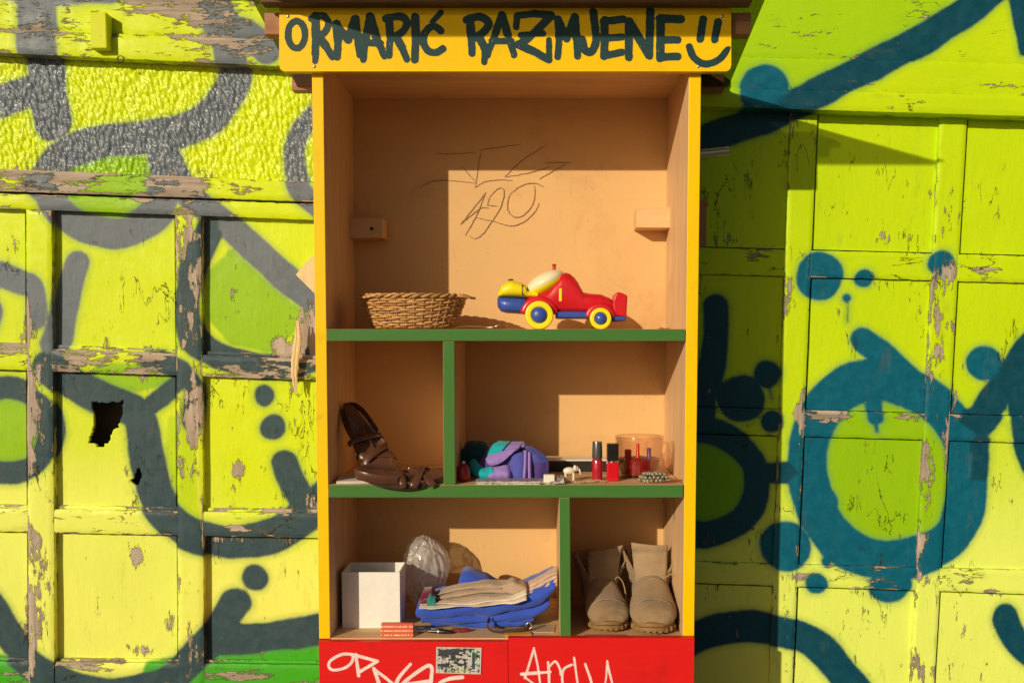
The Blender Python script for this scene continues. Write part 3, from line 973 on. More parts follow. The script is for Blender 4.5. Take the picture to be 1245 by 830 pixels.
def ink_board(name, quad, yf, th, strokes, paint, ink, cell, parent, jitter=1.0, round_lo=None, rough=0.42, wearmask=0.02):
    """painted board with brushed lettering held as a distance field"""
    q = [np.array(P(a, b, yf)) for a, b in quad]
    w, h = np.linalg.norm(q[1] - q[0]), np.linalg.norm(q[3] - q[0])
    nx, ny = int(w / cell), int(h / cell)
    S, T = np.meshgrid(np.linspace(0, 1, nx + 1), np.linspace(0, 1, ny + 1))
    S, T = S.ravel(), T.ravel()
    co = (1 - S)[:, None] * (1 - T)[:, None] * q[0] + S[:, None] * (1 - T)[:, None] * q[1] + S[:, None] * T[:, None] * q[2] + (1 - S)[:, None] * T[:, None] * q[3]
    uv = np.array([quad[0], quad[1], quad[2], quad[3]], float)
    u = (1 - S) * (1 - T) * uv[0, 0] + S * (1 - T) * uv[1, 0] + S * T * uv[2, 0] + (1 - S) * T * uv[3, 0]
    v = (1 - S) * (1 - T) * uv[0, 1] + S * (1 - T) * uv[1, 1] + S * T * uv[2, 1] + (1 - S) * T * uv[3, 1]
    if round_lo:      # softened lower corners
        e = np.minimum(S, 1 - S) * w
        r = round_lo
        lift = np.where(e < r, r - np.sqrt(np.maximum(0, r * r - (r - e) ** 2)), 0)
        co[:, 2] += lift * T
    sd = np.full(len(S), 30.0)
    for pts, hw in strokes:
        if isinstance(hw, tuple):
            for k, (a, b) in enumerate(zip(pts[:-1], pts[1:])):
                hh = hw[0] + (hw[1] - hw[0]) * (k + 0.5) / (len(pts) - 1)
                sd = np.minimum(sd, seg_dist(u, v, [a, b]) - hh)
        else:
            sd = np.minimum(sd, seg_dist(u, v, pts) - hw)
    faces = [(j * (nx + 1) + i, (j + 1) * (nx + 1) + i, (j + 1) * (nx + 1) + i + 1, j * (nx + 1) + i + 1) for j in range(ny) for i in range(nx)]
    verts = [tuple(c) for c in co]
    idx = lambda i, j: j * (nx + 1) + i
    loop = [idx(i, 0) for i in range(nx)] + [idx(nx, j) for j in range(ny)] + [idx(i, ny) for i in range(nx, 0, -1)] + [idx(0, j) for j in range(ny, 0, -1)]
    nbv = len(verts)
    verts += [(verts[k][0], yf + th, verts[k][2]) for k in loop]
    L = len(loop)
    faces += [(loop[k], loop[(k + 1) % L], nbv + (k + 1) % L, nbv + k) for k in range(L)]
    faces.append(tuple(nbv + k for k in range(L)))
    s = SH(name + ' lettered paint')
    d = s.attr('ink').outputs['Fac']
    jt = s.math('MULTIPLY', s.math('SUBTRACT', s.noise(70, 5, 0.65), 0.5), 3.2 * jitter)
    msk = s.ramp(s.math('ADD', d, jt), -0.5, 0.5, 1, 0)
    big, br = s.noise(6, 4, 0.6), s.noise(60, 5, 0.6, stretch=(0.12, 1, 1))
    c = s.mix(s.ramp(big, 0.3, 0.75, 0, 0.10), paint, tuple(x * 0.6 for x in paint))
    c = s.mix(s.ramp(br, 0.42, 0.8, 0, 0.10), c, tuple(min(1, x * 1.2 + 0.02) for x in paint))
    drt = s.noise(9, 7, 0.72, stretch=(1, 1, 0.5))
    c = s.mix(s.ramp(drt, 0.54, 0.74, 0, 0.28), c, tuple(x * 0.35 + 0.01 for x in paint))
    sc1 = s.noise(20, 3, 0.6, stretch=(0.25, 1, 1), dist=0.4)
    scr = s.math('MULTIPLY', s.ramp(s.math('ABSOLUTE', s.math('SUBTRACT', sc1, 0.5)), 0.001, 0.004, 1, 0), s.ramp(s.noise(6, 2, 0.5), 0.55, 0.65))
    c = s.mix(s.math('MULTIPLY', scr, 0.4), c, tuple(min(1, x * 0.7 + 0.12) for x in paint))
    ic = s.mix(s.ramp(s.noise(40, 5, 0.7), 0.35, 0.75, 0, 0.4), ink, tuple(min(1, x * 1.6) for x in ink))
    dry = s.ramp(s.noise(160, 3, 0.7, stretch=(1, 1, 0.5)), 0.66, 0.74, 1.0, 0.45)
    c = s.mix(s.math('MULTIPLY', msk, dry), c, ic)
    chip = s.ramp(s.noise(50, 6, 0.72), 0.725 - wearmask, 0.735 - wearmask)
    c = s.mix(chip, c, (0.55, 0.36, 0.2))
    hgt = s.math('ADD', s.math('MULTIPLY', msk, 0.25), s.math('SUBTRACT', br, chip))
    s.out(c, s.ramp(big, 0.2, 0.8, rough - 0.06, rough + 0.14), normal=s.bump(hgt, 0.0007), spec=0.18)
    o = mesh_obj(name, verts, faces, s.m, parent, smooth=True, auto=40)
    at = o.data.attributes.new('ink', 'FLOAT', 'POINT')
    at.data.foreach_set('value', np.concatenate([sd, np.full(L, 30.0)]).astype(np.float32))
    return o


def zA(pts, o=(310, 0), k=0.249):
    return [(o[0] + a * k, o[1] + b * k) for a, b in pts]


def zB(pts):
    return zA(pts, (600, 0), 0.257)


def cm(pts, n=6, closed=False):
    return [(p[0], p[1]) for p in catmull([(a, b, 0) for a, b in pts], n, closed)]


SIGN = []
ell = lambda cx, cy, rx, ry: [(cx + rx * math.cos(t), cy + ry * math.sin(t)) for t in np.linspace(0, 2 * math.pi, 20)]
SIGN.append((zA(ell(203, 170, 42, 66)), 4.2))
for pts, hw, cu in [([(296, 80), (297, 180), (295, 262), (294, 298)], (5.2, 3.0), 0), ([(276, 92), (330, 78), (358, 112), (340, 160), (300, 180)], 3.8, 1), ([(312, 180), (345, 225), (378, 278)], (5.0, 3.5), 0),
                    ([(398, 118), (405, 200), (402, 278)], (5.0, 3.6), 0), ([(402, 130), (455, 195)], 4.6, 0), ([(455, 195), (488, 95)], 4.6, 0), ([(490, 95), (500, 180), (512, 268)], (5.0, 3.4), 0),
                    ([(562, 82), (540, 190), (530, 292)], (4.8, 3.2), 0), ([(562, 82), (595, 190), (632, 275)], (5.2, 3.2), 0), ([(528, 210), (612, 212)], 3.8, 0),
                    ([(655, 88), (660, 180), (655, 272)], (4.8, 3.2), 0), ([(638, 92), (712, 82), (742, 112), (718, 158), (668, 186)], 4.2, 1), ([(690, 182), (718, 232), (742, 290)], (5.0, 3.2), 0),
                    ([(783, 85), (786, 180), (780, 292)], (5.0, 4.0), 0), ([(908, 152), (872, 128), (832, 158), (824, 212), (850, 252), (888, 256), (918, 238)], 4.0, 1), ([(866, 108), (908, 62)], (3.4, 2.4), 0),
                    ([(1050, 92), (1056, 180), (1060, 262)], (5.2, 3.4), 0), ([(1034, 98), (1100, 84), (1142, 116), (1112, 162), (1068, 186)], 4.4, 1), ([(1092, 178), (1122, 235), (1120, 305)], (5.2, 2.8), 0)]:
    p_ = cm(pts) if cu else pts
    SIGN.append((zA(p_), tuple(h_ + 0.7 for h_ in hw) if isinstance(hw, tuple) else hw + 0.6))
for pts, hw, cu in [([(40, 72), (8, 160), (-28, 262)], (4.4, 3.0), 0), ([(40, 72), (68, 165), (98, 262)], (4.8, 3.0), 0), ([(-8, 195), (84, 195)], 3.6, 0),
                    ([(108, 128), (112, 76), (190, 66), (272, 72)], (3.4, 4.0), 0), ([(272, 76), (200, 150), (122, 214)], 4.6, 0), ([(118, 212), (190, 244), (262, 284)], (4.8, 4.0), 0), ([(128, 166), (236, 160)], 3.2, 0), ([(262, 190), (264, 284)], 3.2, 0),
                    ([(306, 92), (312, 180), (304, 270)], (4.8, 3.2), 0), ([(308, 98), (346, 184)], 4.4, 0), ([(346, 184), (384, 82)], 4.4, 0), ([(386, 84), (392, 180), (398, 268)], (4.8, 3.4), 0),
                    ([(472, 58), (482, 140), (484, 204), (462, 246), (432, 236), (420, 188)], 4.4, 1), ([(526, 96), (524, 266)], 4.6, 0), ([(520, 102), (612, 92)], 4.2, 0), ([(520, 182), (606, 176)], 4.0, 0), ([(522, 266), (606, 248)], (4.4, 3.6), 0),
                    ([(640, 102), (640, 272)], 4.4, 0), ([(642, 104), (735, 258)], 5.0, 0), ([(742, 52), (736, 264)], 4.6, 0),
                    ([(792, 88), (788, 276)], 4.8, 0), ([(788, 90), (886, 92)], 4.8, 0), ([(786, 190), (872, 190)], 4.0, 0), ([(788, 272), (872, 268)], 4.4, 0),
                    ([(992, 92), (984, 140), (978, 186)], 4.2, 0), ([(1062, 104), (1054, 150), (1046, 188)], 4.2, 0), ([(926, 222), (948, 274), (1000, 304), (1062, 286), (1106, 238)], 3.8, 1)]:
    p_ = cm(pts) if cu else pts
    SIGN.append((zB(p_), tuple(h_ + 0.7 for h_ in hw) if isinstance(hw, tuple) else hw + 0.6))
so = ink_board('sign_board', [(339.5, 10), (889, 10), (889, 87), (339.5, 87)], -0.022, 0.0215, SIGN, (0.92, 0.58, 0.001), (0.018, 0.052, 0.058), 0.0024, CAB, 0.8, round_lo=0.014)
so['label'] = 'yellow header board reading ORMARIĆ RAZMJENE with a smiley'


for u_, v_ in ((382, 81), (849, 81), (350, 20), (878, 20)):
    q = P(u_, v_, -0.0225)
    MB().lathe([(0.0005, 0.0018), (0.003, 0.0015), (0.0042, 0.0)], 12, cap1=False).xf(Matrix.Translation(q + Vector((0, 0.0003, 0))) @ Matrix.Rotation(math.pi / 2, 4, 'X')).obj('screw', M_SCREW, CAB, True, local=False)


def zC(pts): return zA(pts, (380, 740), 0.1928)
def zD(pts): return zA(pts, (600, 740), 0.2088)


RED = (0.70, 0.012, 0.012)
TAG1 = [(zC(cm([(255, 285), (190, 283), (120, 318), (102, 358), (130, 382), (200, 370), (246, 335), (258, 290)], 5)), 1.7),
        (zC([(272, 285), (282, 350), (291, 418)]), 2.0), (zC([(272, 290), (410, 327)]), 1.9), (zC([(410, 327), (300, 392)]), 1.9),
        (zC([(388, 375), (410, 440), (440, 520)]), 2.2), (zC([(390, 380), (460, 430), (530, 490)]), 1.8), (zC(cm([(520, 500), (545, 430), (618, 345)])), (2.6, 1.6)),
        (zC(cm([(540, 500), (600, 440), (720, 358), (752, 372), (748, 440), (740, 520)])), 2.2), (zC([(600, 470), (750, 450)]), 2.0),
        (zC(cm([(945, 428), (860, 438), (800, 470), (840, 500), (900, 520), (800, 560)])), 2.3)]
TAG2 = [(zD([(236, 225), (205, 330), (182, 400)]), 1.3), (zD([(236, 228), (258, 330), (276, 460)]), 1.2), (zD([(164, 376), (250, 370), (332, 364)]), (2.2, 1.2)), (zD([(184, 396), (245, 440)]), 1.1),
        (zD([(318, 308), (322, 360), (325, 460)]), 1.5), (zD(cm([(325, 335), (360, 302), (386, 345), (392, 380)])), 1.3), (zD(cm([(456, 322), (412, 345), (400, 395), (406, 460)])), 1.4),
        (zD([(470, 282), (480, 360), (494, 460)]), 1.3), (zD([(534, 318), (560, 390), (580, 460)]), 1.4), (zD([(640, 480), (656, 400), (662, 300)]), 1.0), (zD([(662, 300), (676, 370), (700, 460)]), 1.2),
        (zD([(580, 455), (610, 440), (640, 480)]), 1.1)]
PINKW = (0.78, 0.62, 0.60)
ink_board('base_panel', [(387.5, 779.5), (617, 779.5), (619, 925), (389.5, 925)], -0.020, 0.0195, TAG1, RED, PINKW, 0.003, CAB, 0.35)
ink_board('base_panel', [(617.6, 775), (844.2, 775), (842.4, 925), (619.6, 925)], -0.021, 0.0205, TAG2, RED, PINKW, 0.003, CAB, 0.35)
M_RED = painted('red gloss paint', RED, 0.42, 0.01, axis='x')
A, B = P(389.5, 925, -0.02), P(842.4, 925, -0.02)
MB().box(A.x, B.x, -0.0185, 0.0, 0.03, A.z - 0.002).obj('base_panel', M_RED, CAB, local=False)
for u0, u1, v0 in ((388, 402, 777.2), (830, 844, 777.2)):
    A, B = P(u0, v0, 0), P(u1, v0, 0)
    MB().box(A.x, B.x, 0.0005, DEP, 0.0, A.z).obj('base_side', M_RED, CAB, local=False)
# sticker
s = SH('collage sticker print')
v1 = s.n('TexVoronoi', distance='MANHATTAN'); v1.inputs['Scale'].default_value = 130
s.put(v1.inputs['Vector'], s.pos((1, 1, 1.6)))
v2 = s.n('TexVoronoi', distance='MANHATTAN'); v2.inputs['Scale'].default_value = 60
s.put(v2.inputs['Vector'], s.pos())
sx = s.n('SeparateColor'); s.put(sx.inputs[0], v1.outputs['Color'])
c = s.mix(s.ramp(sx.outputs[0], 0.35, 0.62), (0.05, 0.05, 0.055), (0.55, 0.54, 0.52))
sx2 = s.n('SeparateColor'); s.put(sx2.inputs[0], v2.outputs['Color'])
c = s.mix(s.ramp(sx2.outputs[1], 0.78, 0.82, 0, 0.22), c, v2.outputs['Color'])
s.out(c, 0.3)
M_STK = s.m
stk = root('sticker', P(557, 803, -0.022), 'small grey collage sticker stuck on the red base panel', 'sticker')
q = [P(530.5, 786, -0.0225), P(585.5, 787, -0.0225), P(584.5, 819, -0.0225), P(530, 817.5, -0.0225)]
mesh_obj('sheet', q + [p + Vector((0, 0.0012, 0)) for p in q], [(0, 3, 2, 1), (4, 5, 6, 7), (0, 1, 5, 4), (1, 2, 6, 5), (2, 3, 7, 6), (3, 0, 4, 7)], M_STK, stk)
M_STKW = plain('sticker white edge', (0.6, 0.58, 0.55), 0.35)
fr = MB()
c0 = sum(q, Vector()) / 4
for i in range(4):
    a, b = q[i], q[(i + 1) % 4]
    ai, bi = a + (c0 - a) * 0.06, b + (c0 - b) * 0.06
    yo = Vector((0, -0.0004, 0))
    fr.add([a + yo, b + yo, bi + yo, ai + yo], [(0, 3, 2, 1)])
fr.obj('border', M_STKW, stk, local=False)
M_STKD = plain('sticker dark print', (0.06, 0.055, 0.07), 0.35)
for (u0, v0, u1, v1_) in ((533, 789, 551, 796), (553, 789, 566, 792), (536, 806, 545, 811), (574, 793, 577, 813)):
    a, b = P(u0, v0, -0.0234), P(u1, v1_, -0.0234)
    bars = MB().add([(a.x, -0.0234, b.z), (b.x, -0.0234, b.z), (b.x, -0.0234, a.z), (a.x, -0.0234, a.z)], [(0, 1, 2, 3)])
    bars.obj('print_block', M_STKD, stk, local=False)

# pencil scribble on the back panel
zp = lambda a, b: (500 + a * 0.1808, 160 + b * 0.1808)
PEN = [[(160, 150), (300, 150), (440, 140)], [(470, 130), (445, 280), (430, 380)], [(460, 125), (600, 105), (740, 85)], [(345, 235), (385, 285), (430, 335)], [(55, 380), (130, 340), (240, 328), (430, 345)],
       [(430, 375), (500, 337), (600, 325), (680, 330)], [(900, 95), (780, 170), (700, 235), (630, 305)], [(630, 305), (780, 280), (930, 240)], [(900, 211), (1000, 209), (1080, 208)], [(1040, 220), (950, 268), (860, 320)],
       [(500, 410), (400, 540), (330, 625)], [(330, 625), (400, 565), (470, 515), (525, 515)], [(500, 410), (440, 560), (360, 700)],
       [(510, 500), (530, 440), (590, 380), (625, 405), (600, 510), (530, 620), (480, 690), (430, 720), (390, 700)], [(510, 490), (540, 498), (580, 500)],
       [(440, 580), (560, 605), (670, 635), (760, 605), (830, 540), (860, 480)], [(715, 380), (660, 430), (648, 520), (690, 572), (750, 565), (810, 500), (832, 420), (825, 360)], [(700, 385), (780, 350), (840, 350), (890, 370)]]
M_PEN = plain('pencil line', (0.27, 0.145, 0.065), 0.6)
pm = MB()
for k, stx in enumerate(PEN):
    pts = [P(*zp(p[0] + RND.uniform(-2, 2), p[1] + RND.uniform(-2, 2)), DEP - 0.0002 - 0.00008 * k) for p in catmull([(a, b, 0) for a, b in stx], 8)]
    n = len(pts)
    rows_ = []
    for i, p in enumerate(pts):
        t = pts[min(i + 1, n - 1)] - pts[max(i - 1, 0)]
        t.normalize()
        nrm = Vector((-t.z, 0, t.x))
        w = 0.0011 * (0.55 + 0.45 * math.sin(math.pi * (i + 0.6) / (n + 0.2))) * (0.8 + 0.4 * RND.random())
        rows_.append((p + nrm * w, p - nrm * w))
    b0 = len(pm.v)
    for a, b in rows_: pm.v += [a, b]
    for i in range(n - 1): pm.f.append((b0 + 2 * i, b0 + 2 * i + 1, b0 + 2 * i + 3, b0 + 2 * i + 2))
pm.obj('pencil_scribble', M_PEN, CAB, local=False)
#PROPS
# ------------------------------------------------------------------ things on the shelves
def px(Y): return (Y - CAM.y) / F


def at(u, Y, z): return Vector((P(u, 415, Y).x, Y, z))


def xat(u, v, Y): return P(u, v, Y).x


# ---- woven basket
M_WICK = wood('wicker', (0.68, 0.40, 0.15), (0.46, 0.24, 0.08), 'z', 14, 0.5, 0.0006)
M_WICK2 = wood('dark wicker', (0.50, 0.27, 0.10), (0.30, 0.145, 0.05), 'z', 14, 0.5, 0.0006)
by = 0.17
k = px(by)
bx = xat(503, 395, by)
BK = root('wicker_basket', (bx, by, zs1), 'oval woven wicker basket with small loop handles on the top shelf', 'basket')
zb0, zb1 = 0.004, (400 - 361) * k
RX0, RX1, RY0, RY1 = 47 * k, 63 * k, 0.070, 0.095
NS = 34


def bk_r(t): return RX0 + (RX1 - RX0) * t ** 0.8, RY0 + (RY1 - RY0) * t ** 0.8


rows_n = 13
for r in range(rows_n):
    m_ = MB()
    t = (r + 0.5) / rows_n
    rx, ry = bk_r(t)
    pts = []
    NP = NS * 4
    for i in range(NP):
        th = 2 * math.pi * i / NP
        o_ = 0.0032 * math.cos(NS / 2 * th + (math.pi if r % 2 else 0))
        jz = 0.0009 * math.sin(5 * th + r * 1.7) + 0.0006 * math.sin(13 * th + r)
        pts.append(((rx + o_) * math.cos(th), (ry + o_) * math.sin(th), zb0 + t * (zb1 - zb0) + jz))
    m_.tube(pts, 0.0029, 6, closed=True, flat=(1.0, 0.68), up=(0, 0, 1))
    m_.obj('weaver', M_WICK if r % 3 else M_WICK2, BK, True)
for i in range(NS):
    th = 2 * math.pi * (i + 0.0) / NS
    pts = []
    for j in range(7):
        t = j / 6
        rx, ry = bk_r(t)
        pts.append((rx * math.cos(th), ry * math.sin(th), zb0 + t * (zb1 - zb0) + 0.001))
    MB().tube(pts, 0.0026, 6).obj('stake', M_WICK2, BK, True)
MB().lathe([(RX0 * 0.2, 0.003), (RX0 - 0.002, 0.003), (RX0 - 0.002, 0.007), (RX0 * 0.2, 0.007)], 36, sy=RY0 / RX0).obj('base', M_WICK2, BK, True, 40)
for ph in (0, math.pi):
    pts = []
    for i in range(160):
        th = 2 * math.pi * i / 160
        tw = 18 * th + ph
        pts.append(((RX1 + 0.002 + 0.0032 * math.cos(tw)) * math.cos(th), (RY1 + 0.002 + 0.0032 * math.cos(tw)) * math.sin(th), zb1 + 0.002 + 0.0032 * math.sin(tw)))
    MB().tube(pts, 0.0034, 6, closed=True).obj('rim', M_WICK if ph else M_WICK2, BK, True)
for sgn in (1, -1):
    ang = -0.18 if sgn > 0 else math.pi + 0.55
    for q_ in range(2):
        pts = []
        for i in range(18):
            t = i / 17
            a_ = ang + (t - 0.5) * 0.75
            bul = math.sin(math.pi * t) ** 0.7 * (0.026 if sgn > 0 else 0.012)
            tw = t * 22 + q_ * math.pi
            pts.append(((RX1 + bul + 0.0018 * math.cos(tw)) * math.cos(a_), (RY1 + bul) * math.sin(a_) - 0.002, zb1 + 0.003 + 0.0018 * math.sin(tw) - 0.006 * math.sin(math.pi * t)))
        MB().tube(pts, 0.0022, 6).obj('handle', M_WICK, BK, True)
M_STEEL = plain('worn steel', (0.62, 0.60, 0.57), 0.22, 1.0, 0.2, 40)
DS = root('metal_dish', (bx - 0.006, by, zs1 + 0.0075), 'shiny metal dish lying in the wicker basket', 'dish')
MB().lathe([(0.0, 0.0), (0.060, 0.0), (0.088, 0.068), (0.0925, zb1 - 0.0015), (0.0905, zb1 - 0.0005), (0.086, 0.068), (0.058, 0.002), (0.0, 0.002)], 40, sy=0.82).obj('bowl', M_STEEL, DS, True, 60)

# ---- fork
fy = 0.15
FK = root('fork', at(576, fy, zs1 + 0.002), 'dull metal fork lying flat between basket and toy car', 'fork')
kk = px(fy)
m_ = MB()
m_.tube([(-0.055, 0.0, 0.0045), (-0.02, 0.002, 0.007), (0.02, 0.003, 0.006), (0.034, 0.003, 0.004)], [0.005, 0.004, 0.003, 0.004], 8, flat=(0.5, 1.2))
m_.obj('handle', M_STEEL, FK, True, 50)
m_ = MB().tube([(0.030, 0.003, 0.0045), (0.040, 0.003, 0.004), (0.050, 0.003, 0.005)], [0.004, 0.010, 0.011], 10, flat=(0.22, 1.0))
m_.obj('head', M_STEEL, FK, True, 50)
for i in range(4):
    yy = 0.003 + (i - 1.5) * 0.0055
    MB().tube([(0.049, yy, 0.005), (0.062, yy, 0.008), (0.076, yy, 0.013)], [0.0018, 0.0016, 0.0009], 6).obj('tine', M_STEEL, FK, True)

# ---- toy car
M_TR = plain('red toy plastic', (0.62, 0.010, 0.018), 0.27, 0, 0.16, 45, spec=0.5)
M_TB = plain('blue toy plastic', (0.035, 0.085, 0.42), 0.30, 0, 0.16, 45)
M_TY = plain('yellow toy plastic', (0.90, 0.76, 0.01), 0.30, 0, 0.14, 45)
M_TC = plain('cream toy canopy', (0.88, 0.78, 0.52), 0.22, 0, 0.05, 12, Subsurface_Weight=0.15)
M_TK = plain('black seam', (0.02, 0.02, 0.02), 0.5)
ty = 0.13
u1 = 0.1526 * px(ty)                       # metres per zoomed pixel
TX = lambda x: (x - 600) * u1
TZ = lambda y: (598 - y) * u1
CAR = root('toy_car', (xat(590 + 600 * 0.1526, 400, ty), ty, zs1), 'red plastic toy car with yellow wheels, yellow nose and cream canopy', 'toy car')


def loft(secs, n=24, p=3.0, yo=0.0):
    """secs: (x, zbot, ztop, halfwidth) -> superellipse rings along x"""
    rs = []
    for x, zb, zt_, hw in secs:
        zc, hh = (zb + zt_) / 2, (zt_ - zb) / 2
        ring = []
        for i in range(n):
            th = 2 * math.pi * i / n
            c_, s_ = math.cos(th), math.sin(th)
            ring.append((x, yo + hw * abs(c_) ** (2 / p) * (1 if c_ > 0 else -1), zc + hh * abs(s_) ** (2 / p) * (1 if s_ > 0 else -1)))
        rs.append(ring)
    return MB().rings(rs)


def smooth_secs(secs, n=4):
    out = []
    for i in range(len(secs) - 1):
        a, b = secs[i], secs[i + 1]
        for j in range(n):
            t = j / n
            t2 = t * t * (3 - 2 * t) * 0.5 + t * 0.5
            out.append(tuple(x + (y - x) * (t if q == 0 else t2) for q, (x, y) in enumerate(zip(a, b))))
    return out + [secs[-1]]


hwB = 0.050
secs = [(TX(312), TZ(440), TZ(420), 0.020), (TX(322), TZ(468), TZ(360), 0.040), (TX(360), TZ(470), TZ(335), 0.047), (TX(430), TZ(470), TZ(322), hwB), (TX(500), TZ(470), TZ(290), hwB), (TX(570), TZ(472), TZ(200), hwB),
        (TX(605), TZ(474), TZ(160), hwB), (TX(635), TZ(474), TZ(150), hwB), (TX(668), TZ(474), TZ(158), hwB), (TX(702), TZ(474), TZ(184), hwB), (TX(732), TZ(473), TZ(222), hwB), (TX(755), TZ(472), TZ(268), hwB), (TX(778), TZ(470), TZ(306), hwB), (TX(830), TZ(468), TZ(314), hwB), (TX(910), TZ(470), TZ(320), 0.048), (TX(975), TZ(474), TZ(344), 0.046), (TX(1008), TZ(480), TZ(368), 0.042), (TX(1016), TZ(470), TZ(390), 0.03)]
loft(smooth_secs(secs), 28, 3.4).obj('body', M_TR, CAR, True, 55)
secs = [(TX(560), TZ(508), TZ(462), 0.044), (TX(580), TZ(512), TZ(455), 0.0515), (TX(830), TZ(512), TZ(455), 0.0515), (TX(990), TZ(525), TZ(478), 0.050), (TX(1004), TZ(536), TZ(486), 0.050), (TX(1096), TZ(532), TZ(492), 0.048), (TX(1106), TZ(526), TZ(498), 0.044)]
loft(secs, 24, 5).obj('chassis', M_TB, CAR, True, 45)
secs = [(TX(100), TZ(400), TZ(352), 0.018), (TX(106), TZ(425), TZ(346), 0.034), (TX(130), TZ(455), TZ(345), 0.044), (TX(170), TZ(466), TZ(345), 0.049), (TX(320), TZ(476), TZ(352), 0.049), (TX(335), TZ(470), TZ(360), 0.045)]
loft(smooth_secs(secs, 3), 24, 3.2).obj('bumper', M_TB, CAR, True, 50)
secs = [(TX(104), TZ(347), TZ(335), 0.012), (TX(112), TZ(347), TZ(300), 0.034), (TX(140), TZ(347), TZ(248), 0.044), (TX(180), TZ(348), TZ(220), 0.048), (TX(215), TZ(349), TZ(211), 0.049), (TX(265), TZ(350), TZ(222), 0.048), (TX(300), TZ(352), TZ(232), 0.047), (TX(324), TZ(354), TZ(250), 0.045), (TX(336), TZ(352), TZ(290), 0.042), (TX(420), TZ(350), TZ(310), 0.040)]
nose = loft(smooth_secs(secs, 3), 24, 2.6).obj('nose', M_TY, CAR, True, 60)
MB().lathe([(0, 0.0), (0.0055, 0.0), (0.0045, 0.004), (0, 0.0045)], 12, (TX(205), -0.006, TZ(213)), sx=1.3).obj('cap', M_TK, nose, True, 40)
MB().add([(TX(296), -0.0485, TZ(345)), (TX(303), -0.0485, TZ(345)), (TX(299), -0.0462, TZ(250)), (TX(293), -0.0462, TZ(250)), (TX(296), -0.044, TZ(345)), (TX(303), -0.044, TZ(345)), (TX(299), -0.042, TZ(250)), (TX(293), -0.042, TZ(250))],
         [(0, 1, 2, 3), (7, 6, 5, 4), (0, 3, 7, 4), (1, 5, 6, 2), (3, 2, 6, 7)]).obj('seam', M_TK, nose)


def ellipsoid(a, b, c, n=28, m=16, z0=-1.0):
    prof = []
    rs = []
    for j in range(m + 1):
        ph = -math.pi / 2 + math.pi * j / m
        rs.append([(a * max(0.001, math.cos(ph)) * math.cos(2 * math.pi * i / n), b * max(0.001, math.cos(ph)) * math.sin(2 * math.pi * i / n), c * math.sin(ph)) for i in range(n)])
    return MB().rings(rs)


cano = math.radians(27)
e1 = ellipsoid(166 * u1, 0.0560, 80 * u1).xf(Matrix.Translation((TX(480), 0, TZ(228))) @ Matrix.Rotation(-cano, 4, 'Y'))
can = e1.obj('canopy', M_TC, CAR, True)
e2 = ellipsoid(168 * u1, 0.0545, 80 * u1).xf(Matrix.Translation((TX(486), 0, TZ(241))) @ Matrix.Rotation(-cano, 4, 'Y'))
e2.obj('canopy_rim', M_TY, CAR, True)
m_ = MB().lathe([(0.0, 0), (0.0075, 0), (0.0065, 0.006), (0.0048, 0.009), (0.0042, 0.016), (0.0052, 0.018), (0.0052, 0.022), (0, 0.0225)], 14, (TX(548), 0, TZ(150)))
m_.obj('beacon', plain('amber red plastic', (0.45, 0.05, 0.02), 0.3), CAR, True, 40)
m_ = MB().prism([(TX(a), TZ(b)) for a, b in ((1006, 488), (1003, 372), (1022, 322), (1042, 305), (1085, 318), (1118, 336), (1110, 500))], -0.046, 0.046)
bevel(m_.obj('tail_fin', M_TR, CAR), 0.004, 3)
m_ = MB().box(TX(584), TX(606), -0.0515, -0.0485, TZ(380), TZ(280))
bevel(m_.obj('door_slot', M_TY, CAR), 0.001)
for (cx, cy, R, yy, wd) in ((430, 490, 110, -0.056, 0.030), (905, 518, 84, -0.055, 0.026), (430, 490, 110, 0.056, 0.030), (905, 518, 84, 0.055, 0.026)):
    Rm = R * u1
    sgn = 1 if yy > 0 else -1
    Mx = Matrix.Translation((TX(cx), yy, max(TZ(cy), Rm))) @ Matrix.Rotation(-math.pi / 2 * sgn, 4, 'X')
    prof = [(Rm * 0.5, -wd / 2), (Rm * 0.93, -wd / 2), (Rm, -wd / 2 + 0.003), (Rm, wd / 2 - 0.005), (Rm * 0.95, wd / 2 - 0.001), (Rm * 0.85, wd / 2), (Rm * 0.62, wd / 2 - 0.001), (Rm * 0.56, wd / 2 - 0.004)]
    wh = MB().lathe(prof, 32).xf(Mx).obj('wheel', M_TY, CAR, True, 40)
    MB().lathe([(Rm * 0.56, wd / 2 - 0.006), (Rm * 0.55, wd / 2 - 0.001), (Rm * 0.45, wd / 2 + 0.004), (Rm * 0.25, wd / 2 + 0.007), (0.0005, wd / 2 + 0.008)], 24).xf(Mx).obj('hub', M_TB, wh, True)
    # mudguard arch
    if R > 100 or True:
        arch = MB()
        pts = [(TX(cx) + (Rm + 0.004) * math.cos(t), yy - sgn * 0.008, max(TZ(cy), Rm) + (Rm + 0.004) * math.sin(t)) for t in np.linspace(0.12, math.pi - 0.12, 18)]
        arch.tube(pts, 0.0062, 8, flat=(1.0, 1.5), up=(0, 1, 0))
        arch.obj('mudguard', M_TR, CAR, True)

# ---- leather sandals
M_LEA = plain('brown leather', (0.105, 0.045, 0.027), 0.28, 0, 0.35, 60, 0.0012)
M_LEA2 = plain('dark leather sole', (0.05, 0.028, 0.018), 0.55, 0, 0.3, 60, 0.0012)
M_FOOT = plain('worn footbed', (0.125, 0.055, 0.034), 0.30, 0, 0.35, 40, 0.001)


